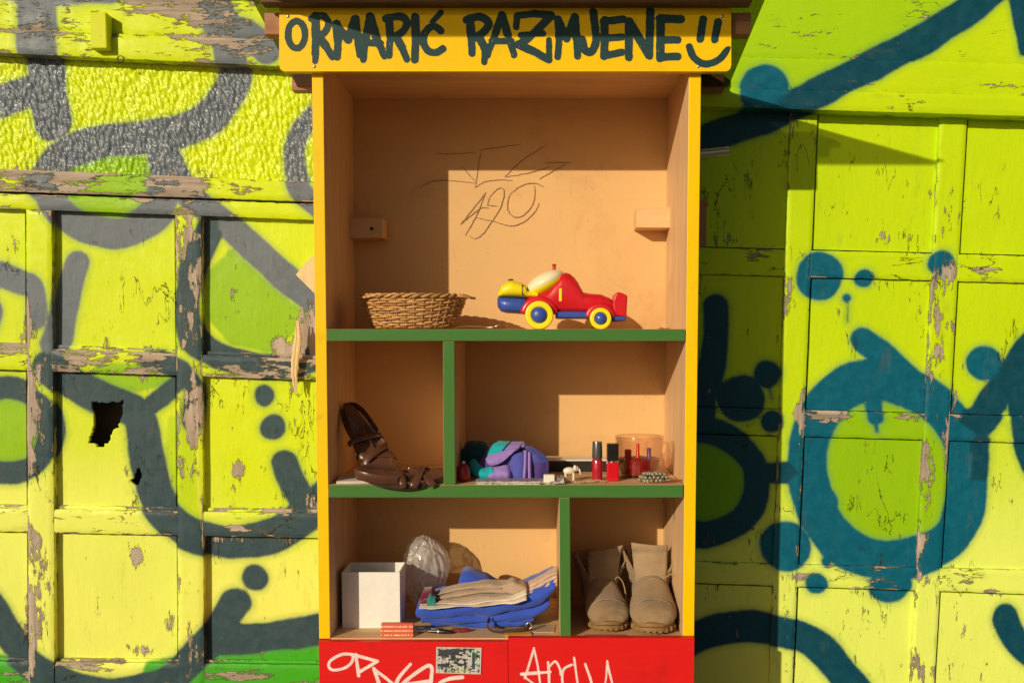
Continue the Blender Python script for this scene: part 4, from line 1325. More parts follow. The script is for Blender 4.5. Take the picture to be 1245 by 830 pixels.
def sole_outline(L, W, n=36):
    pts = []
    for i in range(n):
        th = 2 * math.pi * i / n
        x = math.cos(th)
        y = math.sin(th)
        w = 0.78 + 0.22 * math.tanh(2.2 * x + 0.2)
        pts.append((L / 2 * x, W / 2 * y * w * (abs(y) ** -0.18 if abs(y) > 1e-3 else 1) + 0.10 * W * (x * x - 0.3)))
    return pts


def sandal(loc, rot, label, flip=1):
    r_ = root('sandal', loc, label, 'sandal', rot=rot)
    r_.scale = (0.95, 1.0, 1.0)
    ol = sole_outline(0.235, 0.088)
    bend = lambda x: 0.010 * (x / 0.12) ** 2 + (0.010 if x < -0.05 else 0.0) * min(1, (-x - 0.05) / 0.05)

    def ringz(sc, z): return [(x * sc, y * sc * flip, z + bend(x)) for x, y in ol]
    MB().rings([ringz(0.93, 0.0), ringz(1.0, 0.003), ringz(1.0, 0.012), ringz(0.985, 0.0145)]).obj('sole', M_LEA2, r_, True, 45)
    MB().rings([ringz(0.985, 0.0146), ringz(1.01, 0.017), ringz(1.01, 0.021), ringz(0.97, 0.024), ringz(0.88, 0.0205), ringz(0.4, 0.019)]).obj('footbed', M_FOOT, r_, True, 60)
    for (x0, x1, hgt, wd) in ((0.078, 0.040, 0.020, 0.010), (0.030, 0.072, 0.024, 0.009), (0.004, -0.006, 0.022, 0.008)):
        pts = []
        for i in range(19):
            t = i / 18
            a_ = math.pi * t
            pts.append((x0 + (x1 - x0) * t, -0.047 * math.cos(a_) * flip, 0.012 + hgt * math.sin(a_) ** 0.7 + 0.002 * math.sin(9 * t + x0 * 90)))
        MB().tube(pts, 1.0, 10, flat=(wd, 0.0018), up=(1, 0, 0)).obj('strap', M_LEA, r_, True, 60)
    pts = []
    for i in range(31):                    # cupped leather heel
        t = i / 30
        a_ = math.pi * t
        pts.append((-0.010 - 0.104 * math.sin(a_) ** 0.75, 0.037 * math.cos(a_) * flip, 0.029 + 0.004 * math.sin(a_) + 0.002 * math.sin(11 * t)))
    MB().tube(pts, 1.0, 10, flat=(0.012, 0.0026), up=(0, 0, 1)).obj('heel_cup', M_LEA, r_, True, 60)
    b_ = MB().tube([(0.03 + 0.007 * math.cos(t), 0.0495 * flip, 0.018 + 0.006 * math.sin(t)) for t in np.linspace(0, 2 * math.pi, 13)[:-1]], 0.0013, 6, closed=True)
    b_.obj('buckle', M_STEEL, r_, True)
    return r_


sy_ = 0.06
sandal((xat(487, 585, 0.02), 0.018, zs2 - 0.002), (math.radians(16), math.radians(0), math.radians(12)), 'brown leather sandal lying flat, overhanging the green shelf edge')
xa = Vector((0.55, -0.40, -0.73)).normalized()
za = Vector((0.42, -0.72, 0.62)); za = (za - xa * za.dot(xa)).normalized()
ya = za.cross(xa)
eul = Matrix((xa, ya, za)).transposed().to_euler()
sandal((xat(443, 545, 0.15), 0.15, zs2 + 0.084), tuple(eul), 'brown leather sandal propped upright against the left side panel', -1)
M_PAPER = plain('pale printed paper', (0.72, 0.68, 0.62), 0.6, 0, 0.4, 90)
PB = root('booklet', at(425, 0.06, zs2), 'thin pale booklet under the sandals on the middle shelf', 'booklet', rot=(0, 0, math.radians(8)))
for i in range(3):
    MB().box(-0.035, 0.115, -0.045 + 0.002 * i, 0.10, 0.0003 + 0.002 * i, 0.002 + 0.002 * i).obj('sheet', M_PAPER, PB)


# ---- crumpled cloths
def heap(name, loc, rx, ry, h, label, cat, colf, seed=0, n=96, m=40, folds=None, amp=0.18, group=None):
    """cloth heap: dome with pinched folds; colf(theta, t, x, y, z) gives a colour"""
    vs_, cs = [], []
    for j in range(m + 1):
        t = j / m
        ph = t * math.pi / 2
        for i in range(n):
            th = 2 * math.pi * i / n
            c_, s_ = math.cos(ph) ** 0.55, math.sin(ph) ** 0.9
            d = Vector((math.cos(th), math.sin(th), 0))
            x0, y0, z0 = rx * c_ * d.x, ry * c_ * d.y, h * s_
            p = Vector((x0 * 22, y0 * 22, z0 * 30 + seed))
            r1 = 1 - abs(mnoise.noise(p * 0.55)) * 2.2
            r2 = 1 - abs(mnoise.noise(p * 1.25 + Vector((7, 3, 1)))) * 2.0
            f = 1 + amp * (r1 - 0.5) + amp * 0.55 * (r2 - 0.5)
            if folds: f += folds(th, t)
            k2 = min(1, t * 8 + 0.4)
            x, y, z = x0 * f, y0 * f, max(0.0, z0 * (1 + amp * 0.8 * (r1 - 0.4) * k2))
            vs_.append((x, y, z)); cs.append(colf(th, t, x, y, z))
    fs_ = []
    for j in range(m):
        for i in range(n):
            i2 = (i + 1) % n
            fs_.append((j * n + i, j * n + i2, (j + 1) * n + i2, (j + 1) * n + i))
    fs_.append(tuple(m * n + i for i in range(n)))
    fs_.append(tuple(range(n - 1, -1, -1)))
    o = mesh_obj(name, vs_, fs_, M_SCARF, None, smooth=True, local=True, auto=50)
    at_ = o.data.attributes.new('cc', 'FLOAT_COLOR', 'POINT')
    at_.data.foreach_set('color', np.array([(*c_, 1) for c_ in cs], np.float32).ravel())
    o.location = loc
    tag(o, label, cat, group)
    return o


M_SCARF = cloth('striped cotton', None, 800, 0.18, 0.0005, 0.2, attr='cc')
TQ, LV, BV, VI, DT = (0.006, 0.44, 0.52), (0.34, 0.22, 0.62), (0.085, 0.10, 0.46), (0.09, 0.05, 0.26), (0.004, 0.10, 0.12)


def sheet_fold(name, parent, rows_, mat, th=0.004, n=10, colf=None):
    """cloth band lofted through rows of control points (each row a polyline), with thickness"""
    R = [catmull(r, n) for r in rows_]
    cols = len(R[0])
    U = []
    for c_ in range(cols):
        U.append(catmull([r[c_] for r in R], n))
    m = len(U[0])
    vs_ = []
    for r in range(m):
        for c_ in range(cols):
            p = U[c_][r].copy()
            p += Vector((0, 1, 0.3)) * (0.0014 * mnoise.noise(p * 90) + 0.0035 * mnoise.noise(p * 35) - 0.004 * abs(mnoise.noise(Vector((p.x * 55, p.y * 20, p.z * 38)))))
            vs_.append(p)
    fs_ = [(r * cols + c_, r * cols + c_ + 1, (r + 1) * cols + c_ + 1, (r + 1) * cols + c_) for r in range(m - 1) for c_ in range(cols - 1)]
    o = mesh_obj(name, vs_, fs_, mat, parent, smooth=True, local=True)
    so_ = o.modifiers.new('thick', 'SOLIDIFY'); so_.thickness = th; so_.offset = 0
    return o


cy_ = 0.10
kc = px(cy_) * 0.1365          # metres per zoom pixel of crop (550,530)
SC = root('folded_scarf', (xat(550 + 500 * 0.1365, 585, cy_), cy_, zs2), 'crumpled turquoise, lavender and violet scarf on the middle shelf', 'scarf')
M_TQ = cloth('turquoise cotton', TQ, 800, 0.1, 0.0005, 0.15)
M_LV = cloth('lavender cotton', LV, 800, 0.1, 0.0005, 0.15)
M_BV = cloth('violet blue cotton', BV, 800, 0.1, 0.0005, 0.15)
M_VI = cloth('deep violet cotton', VI, 800, 0.1, 0.0005, 0.15)
SX = lambda x: (x - 500) * kc
SZ = lambda y: (402 - y) * kc
def S3(x, y, d): return (SX(x), d, SZ(y))
# inner mound so that no gap shows between the folds
core = loft(smooth_secs([(SX(190), 0.002, SZ(330), 0.02), (SX(300), 0.002, SZ(160), 0.045), (SX(420), 0.002, SZ(112), 0.05), (SX(600), 0.002, SZ(118), 0.05), (SX(760), 0.002, SZ(190), 0.045), (SX(850), 0.002, SZ(300), 0.03)], 4), 24, 2.4, 0.045)
for v_ in core.v:
    v_ += Vector((0, 0.006, 0.004)) * mnoise.noise(v_ * 40)
core.obj('inner_fold', M_VI, SC, True)
sheet_fold('fold', SC, [[S3(150, 260, .03), S3(160, 310, .006), S3(190, 360, -.002), S3(240, 392, 0)], [S3(190, 232, .03), S3(210, 275, .0), S3(240, 340, -.016), S3(280, 398, -.012)], [S3(250, 300, .02), S3(290, 310, -.004), S3(320, 350, -.02), S3(330, 400, -.016)], [S3(330, 292, .01), S3(360, 300, -.012), S3(370, 350, -.024), S3(372, 400, -.018)]], M_TQ, 0.004, 6)
sheet_fold('fold', SC, [[S3(330, 300, .0), S3(325, 350, -.02), S3(310, 400, -.017)], [S3(400, 285, -.006), S3(400, 340, -.026), S3(400, 400, -.02)], [S3(480, 275, -.008), S3(490, 330, -.028), S3(490, 400, -.02)], [S3(520, 290, .005), S3(530, 340, -.010), S3(535, 400, -.012)]], M_LV, 0.004, 6)
sheet_fold('fold', SC, [[S3(300, 215, .03), S3(310, 180, .02), S3(340, 110, .035), S3(380, 78, .06)], [S3(330, 205, .0), S3(345, 165, .002), S3(390, 105, .016), S3(440, 78, .05)], [S3(400, 180, -.012), S3(440, 150, -.006), S3(480, 105, .006), S3(520, 82, .045)]], M_TQ, 0.004, 6)
sheet_fold('fold', SC, [[S3(305, 250, .02), S3(300, 220, .005), S3(330, 190, -.002), S3(400, 160, .0)], [S3(350, 268, -.01), S3(340, 240, -.018), S3(400, 190, -.016), S3(470, 145, -.010)], [S3(440, 240, -.020), S3(470, 200, -.020), S3(530, 150, -.014), S3(580, 110, -.004)], [S3(520, 180, -.018), S3(560, 140, -.014), S3(600, 110, -.006), S3(632, 86, .03)]], M_LV, 0.004, 6)
sheet_fold('fold', SC, [[S3(400, 165, .004), S3(440, 125, .014), S3(480, 90, .045)], [S3(520, 130, .0), S3(540, 104, .012), S3(560, 84, .05)], [S3(640, 115, .004), S3(650, 98, .016), S3(640, 86, .055)]], M_LV, 0.004, 6)
sheet_fold('fold', SC, [[S3(500, 235, .0), S3(520, 300, -.008), S3(530, 400, -.006)], [S3(560, 175, -.012), S3(570, 280, -.022), S3(575, 402, -.018)], [S3(630, 150, -.010), S3(635, 280, -.020), S3(640, 402, -.018)], [S3(650, 150, .004), S3(655, 280, .0), S3(655, 402, .0)]], M_BV, 0.004, 6)
sheet_fold('fold', SC, [[S3(640, 140, .0), S3(632, 280, -.006), S3(620, 404, -.006)], [S3(655, 135, -.016), S3(650, 280, -.028), S3(640, 404, -.024)], [S3(672, 140, .0), S3(668, 280, -.010), S3(664, 404, -.008)]], M_LV, 0.004, 6)
sheet_fold('fold', SC, [[S3(660, 150, .0), S3(672, 280, -.010), S3(672, 404, -.008)], [S3(690, 150, -.014), S3(690, 280, -.026), S3(694, 404, -.022)], [S3(705, 180, .004), S3(712, 290, -.004), S3(712, 404, -.002)]], M_LV, 0.004, 6)
sheet_fold('fold', SC, [[S3(640, 105, .01), S3(690, 160, -.008), S3(720, 260, -.006)], [S3(720, 125, .012), S3(770, 200, -.008), S3(790, 250, -.010)], [S3(800, 170, .02), S3(840, 215, .002), S3(862, 262, .0)]], M_BV, 0.004, 6)
sheet_fold('fold', SC, [[S3(705, 235, -.004), S3(710, 310, -.006), S3(715, 404, -.006)], [S3(780, 240, -.010), S3(775, 310, -.014), S3(770, 400, -.012)], [S3(862, 262, .0), S3(862, 310, .0), S3(860, 350, .0)]], M_VI, 0.004, 6)
heap('cloth_bundle', (xat(579, 580, 0.2), 0.2, zs2), 0.042, 0.05, 0.082, 'dark teal cloth bunched up behind the turquoise scarf', 'cloth', lambda th, t, x, y, z: DT, 4.0, 56, 24)
# red egg-shaped ornament
RE = root('ornament', (xat(563.5, 585, 0.055), 0.055, zs2), 'glossy red egg-shaped ornament beside the green divider', 'ornament')
hh = 0.047
MB().lathe([(0.0005, 0)] + [(0.0185 * math.sin(math.pi * t) ** 0.75 * (1.12 - 0.34 * t), hh * (0.5 - 0.5 * math.cos(math.pi * t))) for t in np.linspace(0.06, 0.98, 16)] + [(0.0005, hh)], 24).obj('shell', plain('red lacquer', (0.32, 0.02, 0.022), 0.22), RE, True)
MB().lathe([(0.0045, 0), (0.0045, 0.005), (0.003, 0.007), (0.0005, 0.0075)], 12, (0, 0, hh - 0.0015)).obj('cap', M_STEEL, RE, True, 40)

# flat silvery packet with a crinkled wrapper
s = SH('crinkled silver film')
nn = s.noise(160, 4, 0.7)
s.out(s.mix(s.ramp(nn, 0.4, 0.65), (0.35, 0.31, 0.29), (0.75, 0.70, 0.66)), 0.28, 0.55, s.bump(nn, 0.004))
M_FILM = s.m
PK = root('wrapped_packet', (xat(632, 588, 0.03), 0.035, zs2), 'flat packet in crinkled silver film lying under the scarf', 'packet')
m_ = MB()
nx_, ny_ = 56, 14
for j in range(ny_ + 1):
    for i in range(nx_ + 1):
        x = (i / nx_ - 0.5) * 0.225
        y = (j / ny_ - 0.5) * 0.07
        e = min(i, nx_ - i, j, ny_ - j)
        z = 0.0015 + (0.006 if e > 1 else 0.002) + 0.0022 * mnoise.noise(Vector((x * 120, y * 120, 0))) + (0.012 * max(0, (x - 0.05) / 0.06) ** 2 if e > 0 else 0) * (0.6 + mnoise.noise(Vector((x * 70, y * 70, 3))))
        m_.v.append(Vector((x, y, max(0.0008, z))))
for j in range(ny_):
    for i in range(nx_):
        a_ = j * (nx_ + 1) + i
        m_.f.append((a_, a_ + 1, a_ + nx_ + 2, a_ + nx_ + 1))
film = m_.obj('film', M_FILM, PK, True, 20)
so_ = film.modifiers.new('thick', 'SOLIDIFY'); so_.thickness = 0.0006; so_.offset = 1
MB().box(-0.108, 0.05, -0.03, 0.03, 0.0002, 0.0058).obj('board', M_PAPER, PK)
# white block
A, B = P(661, 578, 0.005), P(674.5, 590, 0.005)
WB = MB().box(-(B.x - A.x) / 2, (B.x - A.x) / 2, -0.01, 0.01, 0.0, 0.0235).obj('dice_block', plain('white plastic', (0.82, 0.78, 0.70), 0.35))
WB.location = ((A.x + B.x) / 2, 0.016, zs2)
bevel(WB, 0.002)
tag(WB, 'small plain white plastic block at the shelf edge by the scarf', 'block')
# little cream animal figure
M_CREAM = plain('cream glazed clay', (0.80, 0.70, 0.55), 0.3)
FG = root('figurine', (xat(693, 585, 0.06), 0.06, zs2), 'tiny cream animal figurine standing beside the nail polish', 'figurine')
ellipsoid(0.0155, 0.010, 0.0095).xf(Matrix.Translation((-0.002, 0, 0.0265))).obj('body', M_CREAM, FG, True)
ellipsoid(0.0075, 0.007, 0.007).xf(Matrix.Translation((0.0155, 0, 0.032))).obj('head', M_CREAM, FG, True)
MB().tube([(0.021, 0, 0.031), (0.025, 0, 0.026), (0.026, 0, 0.019), (0.029, 0, 0.017)], [0.0035, 0.0028, 0.002, 0.0014], 8).obj('trunk', M_CREAM, FG, True)
for dx in (-0.011, 0.009):
    for dy in (-0.005, 0.005):
        MB().lathe([(0.0032, 0), (0.0034, 0.004), (0.0028, 0.012), (0.0036, 0.022)], 10, (dx, dy, 0)).obj('leg', M_CREAM, FG, True, 40)
for dy in (-1, 1):
    ellipsoid(0.004, 0.0015, 0.006).xf(Matrix.Translation((0.0125, 0.0075 * dy, 0.034))).obj('ear', M_CREAM, FG, True)
# dark flat case at the back; light on its top is painted pale
CS = root('flat_case', (xat(695, 575, 0.25), 0.27, zs2), 'flat black case with its lit top painted pale, lying behind the nail polish', 'case')
cw = 62 * px(0.25)
bevel(MB().box(-cw * 0.62, cw * 0.75, -0.03, 0.06, 0.0, 0.029).obj('case_body', plain('black plastic', (0.018, 0.014, 0.013), 0.4), CS), 0.003)
MB().box(-cw * 0.61, cw * 0.74, -0.028, 0.058, 0.0292, 0.0325).obj('lit_top', plain('painted lit top', (0.82, 0.74, 0.62), 0.4), CS)

# ---- nail polish
def glass(name, col=(1, 1, 1), rough=0.03):
    s = SH(name)
    tr = s.n('BsdfTransparent'); tr.inputs[0].default_value = (*col, 1)
    gl = s.n('BsdfGlossy'); gl.inputs['Roughness'].default_value = rough
    lw = s.n('LayerWeight'); lw.inputs[0].default_value = 0.35
    mx = s.n('MixShader')
    s.put(mx.inputs[0], s.ramp(lw.outputs['Facing'], 0.0, 1.0, 0.04, 0.55, False)); s.put(mx.inputs[1], tr.outputs[0]); s.put(mx.inputs[2], gl.outputs[0])
    s.nt.links.new(mx.outputs[0], s.nt.nodes['Material Output'].inputs[0])
    return s.m


M_GLASS = glass('clear rosy glass', (0.965, 0.90, 0.87))


def polish(u0, u1_, vt, vs_, Y, capm, col, label, square):
    k_ = px(Y)
    w = (u1_ - u0) * k_ / 2
    H = (587 - vt) * k_
    hs = (587 - vs_) * k_
    r_ = root('nail_polish', (xat((u0 + u1_) / 2, 585, Y), Y, zs2), label, 'nail polish', 'nail polish bottles on the middle shelf')
    if square:
        bt = MB().box(-w, w, -w, w, 0.0, hs - 0.003)
        bevel(bt.obj('bottle', plain(label[:12] + ' lacquer', col, 0.08, 0, 0.05, Coat_Weight=1.0), r_), 0.004, 3)
        MB().lathe([(w * 0.7, hs - 0.003), (w * 0.7, hs + 0.002)], 16).obj('neck', M_STEEL, r_, True, 40)
        cp = MB().box(-w * 0.93, w * 0.93, -w * 0.93, w * 0.93, hs + 0.001, H)
        bevel(cp.obj('cap', capm, r_), 0.002, 2)
    else:
        MB().lathe([(w * 0.9, 0), (w * 1.0, 0.003), (w * 1.0, hs - 0.006), (w * 0.8, hs - 0.001), (w * 0.6, hs)], 24).obj('bottle', plain(label[:12] + ' lacquer', col, 0.08, 0, 0.05, Coat_Weight=1.0), r_, True, 40)
        MB().lathe([(w * 0.96, hs), (w * 0.98, hs + 0.002), (w * 0.90, H - 0.002), (w * 0.86, H), (0.0005, H)], 24).obj('cap', capm, r_, True, 40)
    return r_


polish(719.5, 732.5, 539, 559.5, 0.075, plain('grey satin cap', (0.16, 0.155, 0.15), 0.25, 0.6), (0.42, 0.012, 0.030), 'slim round crimson nail polish bottle with a grey satin cap', False)
polish(737, 752, 541, 562.5, 0.070, plain('black cap', (0.012, 0.010, 0.010), 0.25), (0.62, 0.004, 0.012), 'square bright red nail polish bottle with a black cap', True)

# ---- ribbed glass mug with red contents
gy = 0.15
kg = px(gy)
GM = root('glass_mug', (xat(777, 580, gy), gy, zs2), 'ribbed clear glass mug holding red odds and ends', 'mug')
Rg, Hg = 29.5 * kg, 50 * kg
m_ = MB()
rs = []
NG = 64
for r_f, z_, rib in ((0.80, 0.0, 0), (0.86, 0.002, 1), (0.90, 0.02, 1), (0.96, Hg * 0.55, 1), (0.99, Hg * 0.82, 1), (1.0, Hg * 0.86, 0), (1.02, Hg - 0.002, 0), (1.0, Hg, 0), (0.955, Hg - 0.002, 0), (0.93, Hg * 0.86, 0), (0.90, Hg * 0.55, 0), (0.84, 0.02, 0), (0.78, 0.008, 0), (0.01, 0.008, 0)):
    rs.append([(Rg * (r_f + rib * 0.018 * math.cos(16 * 2 * math.pi * i / NG)) * math.cos(2 * math.pi * i / NG), Rg * (r_f + rib * 0.018 * math.cos(16 * 2 * math.pi * i / NG)) * math.sin(2 * math.pi * i / NG), z_) for i in range(NG)])
m_.rings(rs).obj('cup', M_GLASS, GM, True, 50)
MB().tube(catmull([(Rg * 0.97, -0.008, Hg * 0.84), (Rg * 1.14, -0.010, Hg * 0.80), (Rg * 1.18, -0.010, Hg * 0.5), (Rg * 1.10, -0.009, Hg * 0.25), (Rg * 0.92, -0.008, Hg * 0.2)], 5), 0.004, 8).obj('handle', M_GLASS, GM, True)
M_WAX = plain('dark red wax', (0.30, 0.008, 0.012), 0.3)
CW = root('candle_wax', (GM.location.x, gy, zs2 + 0.0085), 'dark red wax filling the lower half of the glass mug', 'wax')
m_ = MB().lathe([(0.76 * Rg, 0), (0.82 * Rg, 0.012), (0.84 * Rg, Hg * 0.36), (0.5 * Rg, Hg * 0.40), (0.0005, Hg * 0.38)], 32)
for v_ in m_.v: v_.z += 0.003 * mnoise.noise(v_ * 60) if v_.z > 0.02 else 0
m_.obj('fill', M_WAX, CW, True, 60)
for (dx, dy, hh2, rr_, colr, lab) in ((-0.006, -0.022, 0.078, 0.0055, (0.72, 0.02, 0.012), 'short red stick standing in the glass mug'), (0.022, -0.028, 0.068, 0.0075, (0.14, 0.09, 0.34), 'purple stick standing in the glass mug'), (-0.030, -0.008, 0.062, 0.012, (0.6, 0.06, 0.03), 'broad orange-red stick standing in the glass mug')):
    o_ = MB().lathe([(rr_, 0.0), (rr_, hh2 * 0.6), (rr_ * 0.75, hh2 * 0.64), (rr_ * 0.75, hh2 - 0.002), (rr_ * 0.5, hh2), (0.0004, hh2)], 16).obj('stick', plain(lab[:10] + ' plastic', colr, 0.3), None, True, 40)
    o_.location = (GM.location.x + dx, gy + dy, zs2 + 0.010)
    tag(o_, lab, 'stick')
# beaded bracelet heap
M_BEAD = plain('grey green beads', (0.33, 0.32, 0.24), 0.35, 0.3, 0.4, 200)
BR = root('bead_bracelet', (xat(795, 586, 0.045), 0.045, zs2), 'tangled grey-green bead bracelet in front of the glass mug', 'bracelet')
R7 = random.Random(5)
for i in range(70):
    t = i / 70
    a_ = t * 2 * math.pi * 3.2
    rad = 0.036 - 0.006 * (i // 24)
    p_ = Vector((rad * math.cos(a_) + R7.uniform(-.004, .004), 0.5 * rad * math.sin(a_) + R7.uniform(-.003, .003), 0.0045 + 0.0075 * (i // 24) + R7.uniform(0, .003)))
    ellipsoid(0.0046, 0.0046, 0.0042, 8, 6).xf(Matrix.Translation(p_)).obj('bead', M_BEAD, BR, True)
PN = root('hair_pin', (xat(812, 588, 0.03), 0.03, zs2), 'thin coppery hair pin at the right end of the middle shelf', 'pin')
M_COP = plain('copper wire', (0.55, 0.24, 0.12), 0.3, 0.9)
MB().tube(catmull([(-0.055, -0.004, 0.002), (0.0, -0.005, 0.0025), (0.028, -0.003, 0.006), (0.033, 0.001, 0.008), (0.027, 0.004, 0.006), (-0.04, 0.005, 0.002)], 5), 0.0017, 7).obj('wire', M_COP, PN, True)
CH = root('chain_necklace', (xat(703, 588, 0.025), 0.03, zs2), 'fine brassy chain strewn in front of the figurine', 'necklace')
M_BRASS = plain('pale brass', (0.72, 0.58, 0.36), 0.3, 0.8)
for i in range(34):
    t = i / 33
    p_ = Vector((-0.055 + 0.12 * t, 0.012 * math.sin(t * 9) + 0.006 * math.sin(t * 23), 0.0035))
    MB().tube([p_ + Vector((0.0034 * math.cos(a_), 0.0022 * math.sin(a_) * (i % 2), 0.0026 * math.sin(a_) * (1 - i % 2 * 0.7))) for a_ in np.linspace(0, 2 * math.pi, 9)[:-1]], 0.0008, 5, closed=True).obj('link', M_BRASS, CH, True)

# ------------------------------------------------------------------ bottom left
M_CARD = plain('white card', (0.84, 0.81, 0.76), 0.6, 0, 0.14, 14, 0.004)
wy = 0.085
kw = px(wy)
WBX = root('white_box', (xat(451.5, 765, wy), wy, zfl), 'open-topped white card box on the cabinet floor', 'box')
bw, bh, bd = 71.5 * kw, 70 * kw, 0.115
tk = 0.0025
m_ = MB().box(-bw / 2, bw / 2, 0, tk, 0, bh)
m_.obj('front_wall', M_CARD, WBX)
MB().box(-bw / 2, bw / 2, bd - tk, bd, 0, bh).obj('back_wall', M_CARD, WBX)
MB().box(-bw / 2, -bw / 2 + tk, tk, bd - tk, 0, bh).obj('side_wall', M_CARD, WBX)
MB().box(bw / 2 - tk, bw / 2, tk, bd - tk, 0, bh).obj('side_wall', M_CARD, WBX)
MB().box(-bw / 2 + tk, bw / 2 - tk, tk, bd - tk, 0.0003, 0.0028).obj('bottom', M_CARD, WBX)

# plastic bag ball
s = SH('crumpled clear plastic')
nn = s.noise(13, 4, 0.5, dist=1.2)
nr = s.math('ABSOLUTE', s.math('SUBTRACT', nn, 0.5))
bn = s.bump(nr, 0.020)
tr = s.n('BsdfTransparent'); tr.inputs[0].default_value = (0.97, 0.95, 0.93, 1)
tl_ = s.n('BsdfTranslucent'); tl_.inputs[0].default_value = (0.9, 0.86, 0.82, 1); s.put(tl_.inputs['Normal'], bn)
df = s.n('BsdfDiffuse'); df.inputs[0].default_value = (0.9, 0.87, 0.84, 1); s.put(df.inputs['Normal'], bn)
gl = s.n('BsdfGlossy'); gl.inputs['Roughness'].default_value = 0.18; s.put(gl.inputs['Normal'], bn)
m1 = s.n('MixShader'); m1.inputs[0].default_value = 0.45; s.put(m1.inputs[1], df.outputs[0]); s.put(m1.inputs[2], tl_.outputs[0])
m2_ = s.n('MixShader'); s.put(m2_.inputs[0], s.ramp(nr, 0.0, 0.05, 0.85, 0.52)); s.put(m2_.inputs[1], tr.outputs[0]); s.put(m2_.inputs[2], m1.outputs[0])
lw = s.n('LayerWeight'); lw.inputs[0].default_value = 0.3; s.put(lw.inputs['Normal'], bn)
m3 = s.n('MixShader'); s.put(m3.inputs[0], s.ramp(lw.outputs['Facing'], 0, 1, 0.05, 0.25, False)); s.put(m3.inputs[1], m2_.outputs[0]); s.put(m3.inputs[2], gl.outputs[0])
s.nt.links.new(m3.outputs[0], s.nt.nodes['Material Output'].inputs[0])
M_BAG = s.m
bgY = 0.275
BG = root('plastic_bag', (xat(516, 720, bgY), bgY, zfl), 'crumpled clear plastic bag wadded up behind the blue blanket', 'bag')
vs_, fs_ = [], []
n_, m2 = 130, 80
Rb = 29 * px(bgY)
Ht = P(516, 656, bgY).z - zfl
for j in range(m2 + 1):
    ph = -math.pi / 2 + math.pi * j / m2
    for i in range(n_):
        th = 2 * math.pi * i / n_
        d = Vector((math.cos(ph) * math.cos(th), math.cos(ph) * math.sin(th), math.sin(ph)))
        cr = 0.16 * mnoise.noise(d * 1.3 + Vector((3, 1, 4))) - 0.22 * abs(mnoise.noise(Vector((d.x * 2.6, d.y * 2.6, d.z * 0.9)) + Vector((1, 7, 2)))) - 0.07 * abs(mnoise.noise(Vector((d.x * 7, d.y * 7, d.z * 2)) + Vector((4, 2, 2)))) + 0.10
        r_ = 1.05 + cr
        w_ = 0.88 + 0.14 * d.z
        vs_.append(Vector((d.x * Rb * r_ * w_, d.y * 0.060 * r_ * w_, Ht * (0.5 + 0.5 * d.z * (1 + cr * 0.6)))))
for j in range(m2):
    for i in range(n_):
        fs_.append((j * n_ + i, j * n_ + (i + 1) % n_, (j + 1) * n_ + (i + 1) % n_, (j + 1) * n_ + i))
zmin = min(v_.z for v_ in vs_)
for v_ in vs_: v_.z -= zmin
bagm = mesh_obj('film', vs_, fs_, M_BAG, BG, smooth=True, local=True)

# ---- blue blanket
M_BLUE = cloth('royal blue fleece', (0.035, 0.095, 0.58), 500, 0.12, 0.0009, 0.25)
ky = px(0.07)
BL = root('blanket', (xat(592, 755, 0.08), 0.08, zfl), 'royal blue folded blanket on the cabinet floor', 'blanket')
z8 = lambda zx, zy, d: ((400 + zx * 0.241 - 592) * ky, d, (762 - (640 + zy * 0.241)) * ky)      # crop at (400,640)


def roll(tops, y0, y1, thick, ph, var=None):
    """one folded layer: a flattened loop in (y,z) carried along x"""
    rs_ = []
    C_ = catmull(tops, 7)
    n = 26
    for q_, c_ in enumerate(C_):
        ring = []
        if var is not None:
            f_ = q_ / (len(C_) - 1) * (len(var) - 1)
            i_ = min(int(f_), len(var) - 2)
            thick = var[i_] + (var[i_ + 1] - var[i_]) * (f_ - i_)
        tq = thick * (1 + 0.15 * math.sin(q_ * 0.5 + ph)) * min(1, 0.35 + min(q_, len(C_) - 1 - q_) * 0.35)
        for i in range(n):
            a_ = 2 * math.pi * i / n
            yy = (y0 + y1) / 2 - (y1 - y0) / 2 * math.copysign(abs(math.cos(a_)) ** 0.30, math.cos(a_))
            zz = tq / 2 * math.copysign(abs(math.sin(a_)) ** 0.8, math.sin(a_))
            p_ = Vector((c_.x, yy + 0.008 * mnoise.noise(Vector((c_.x * 14, ph * 5, 1))), c_.z + zz))
            p_ += Vector((0.2, 1, 1)) * (0.0040 * mnoise.noise(Vector((p_.x * 16, p_.y * 30, p_.z * 60 + ph))) + 0.0022 * mnoise.noise(Vector((p_.x * 30, p_.y * 60, p_.z * 120 + ph))))
            ring.append(p_)
        rs_.append(ring)
    return MB().rings(rs_)


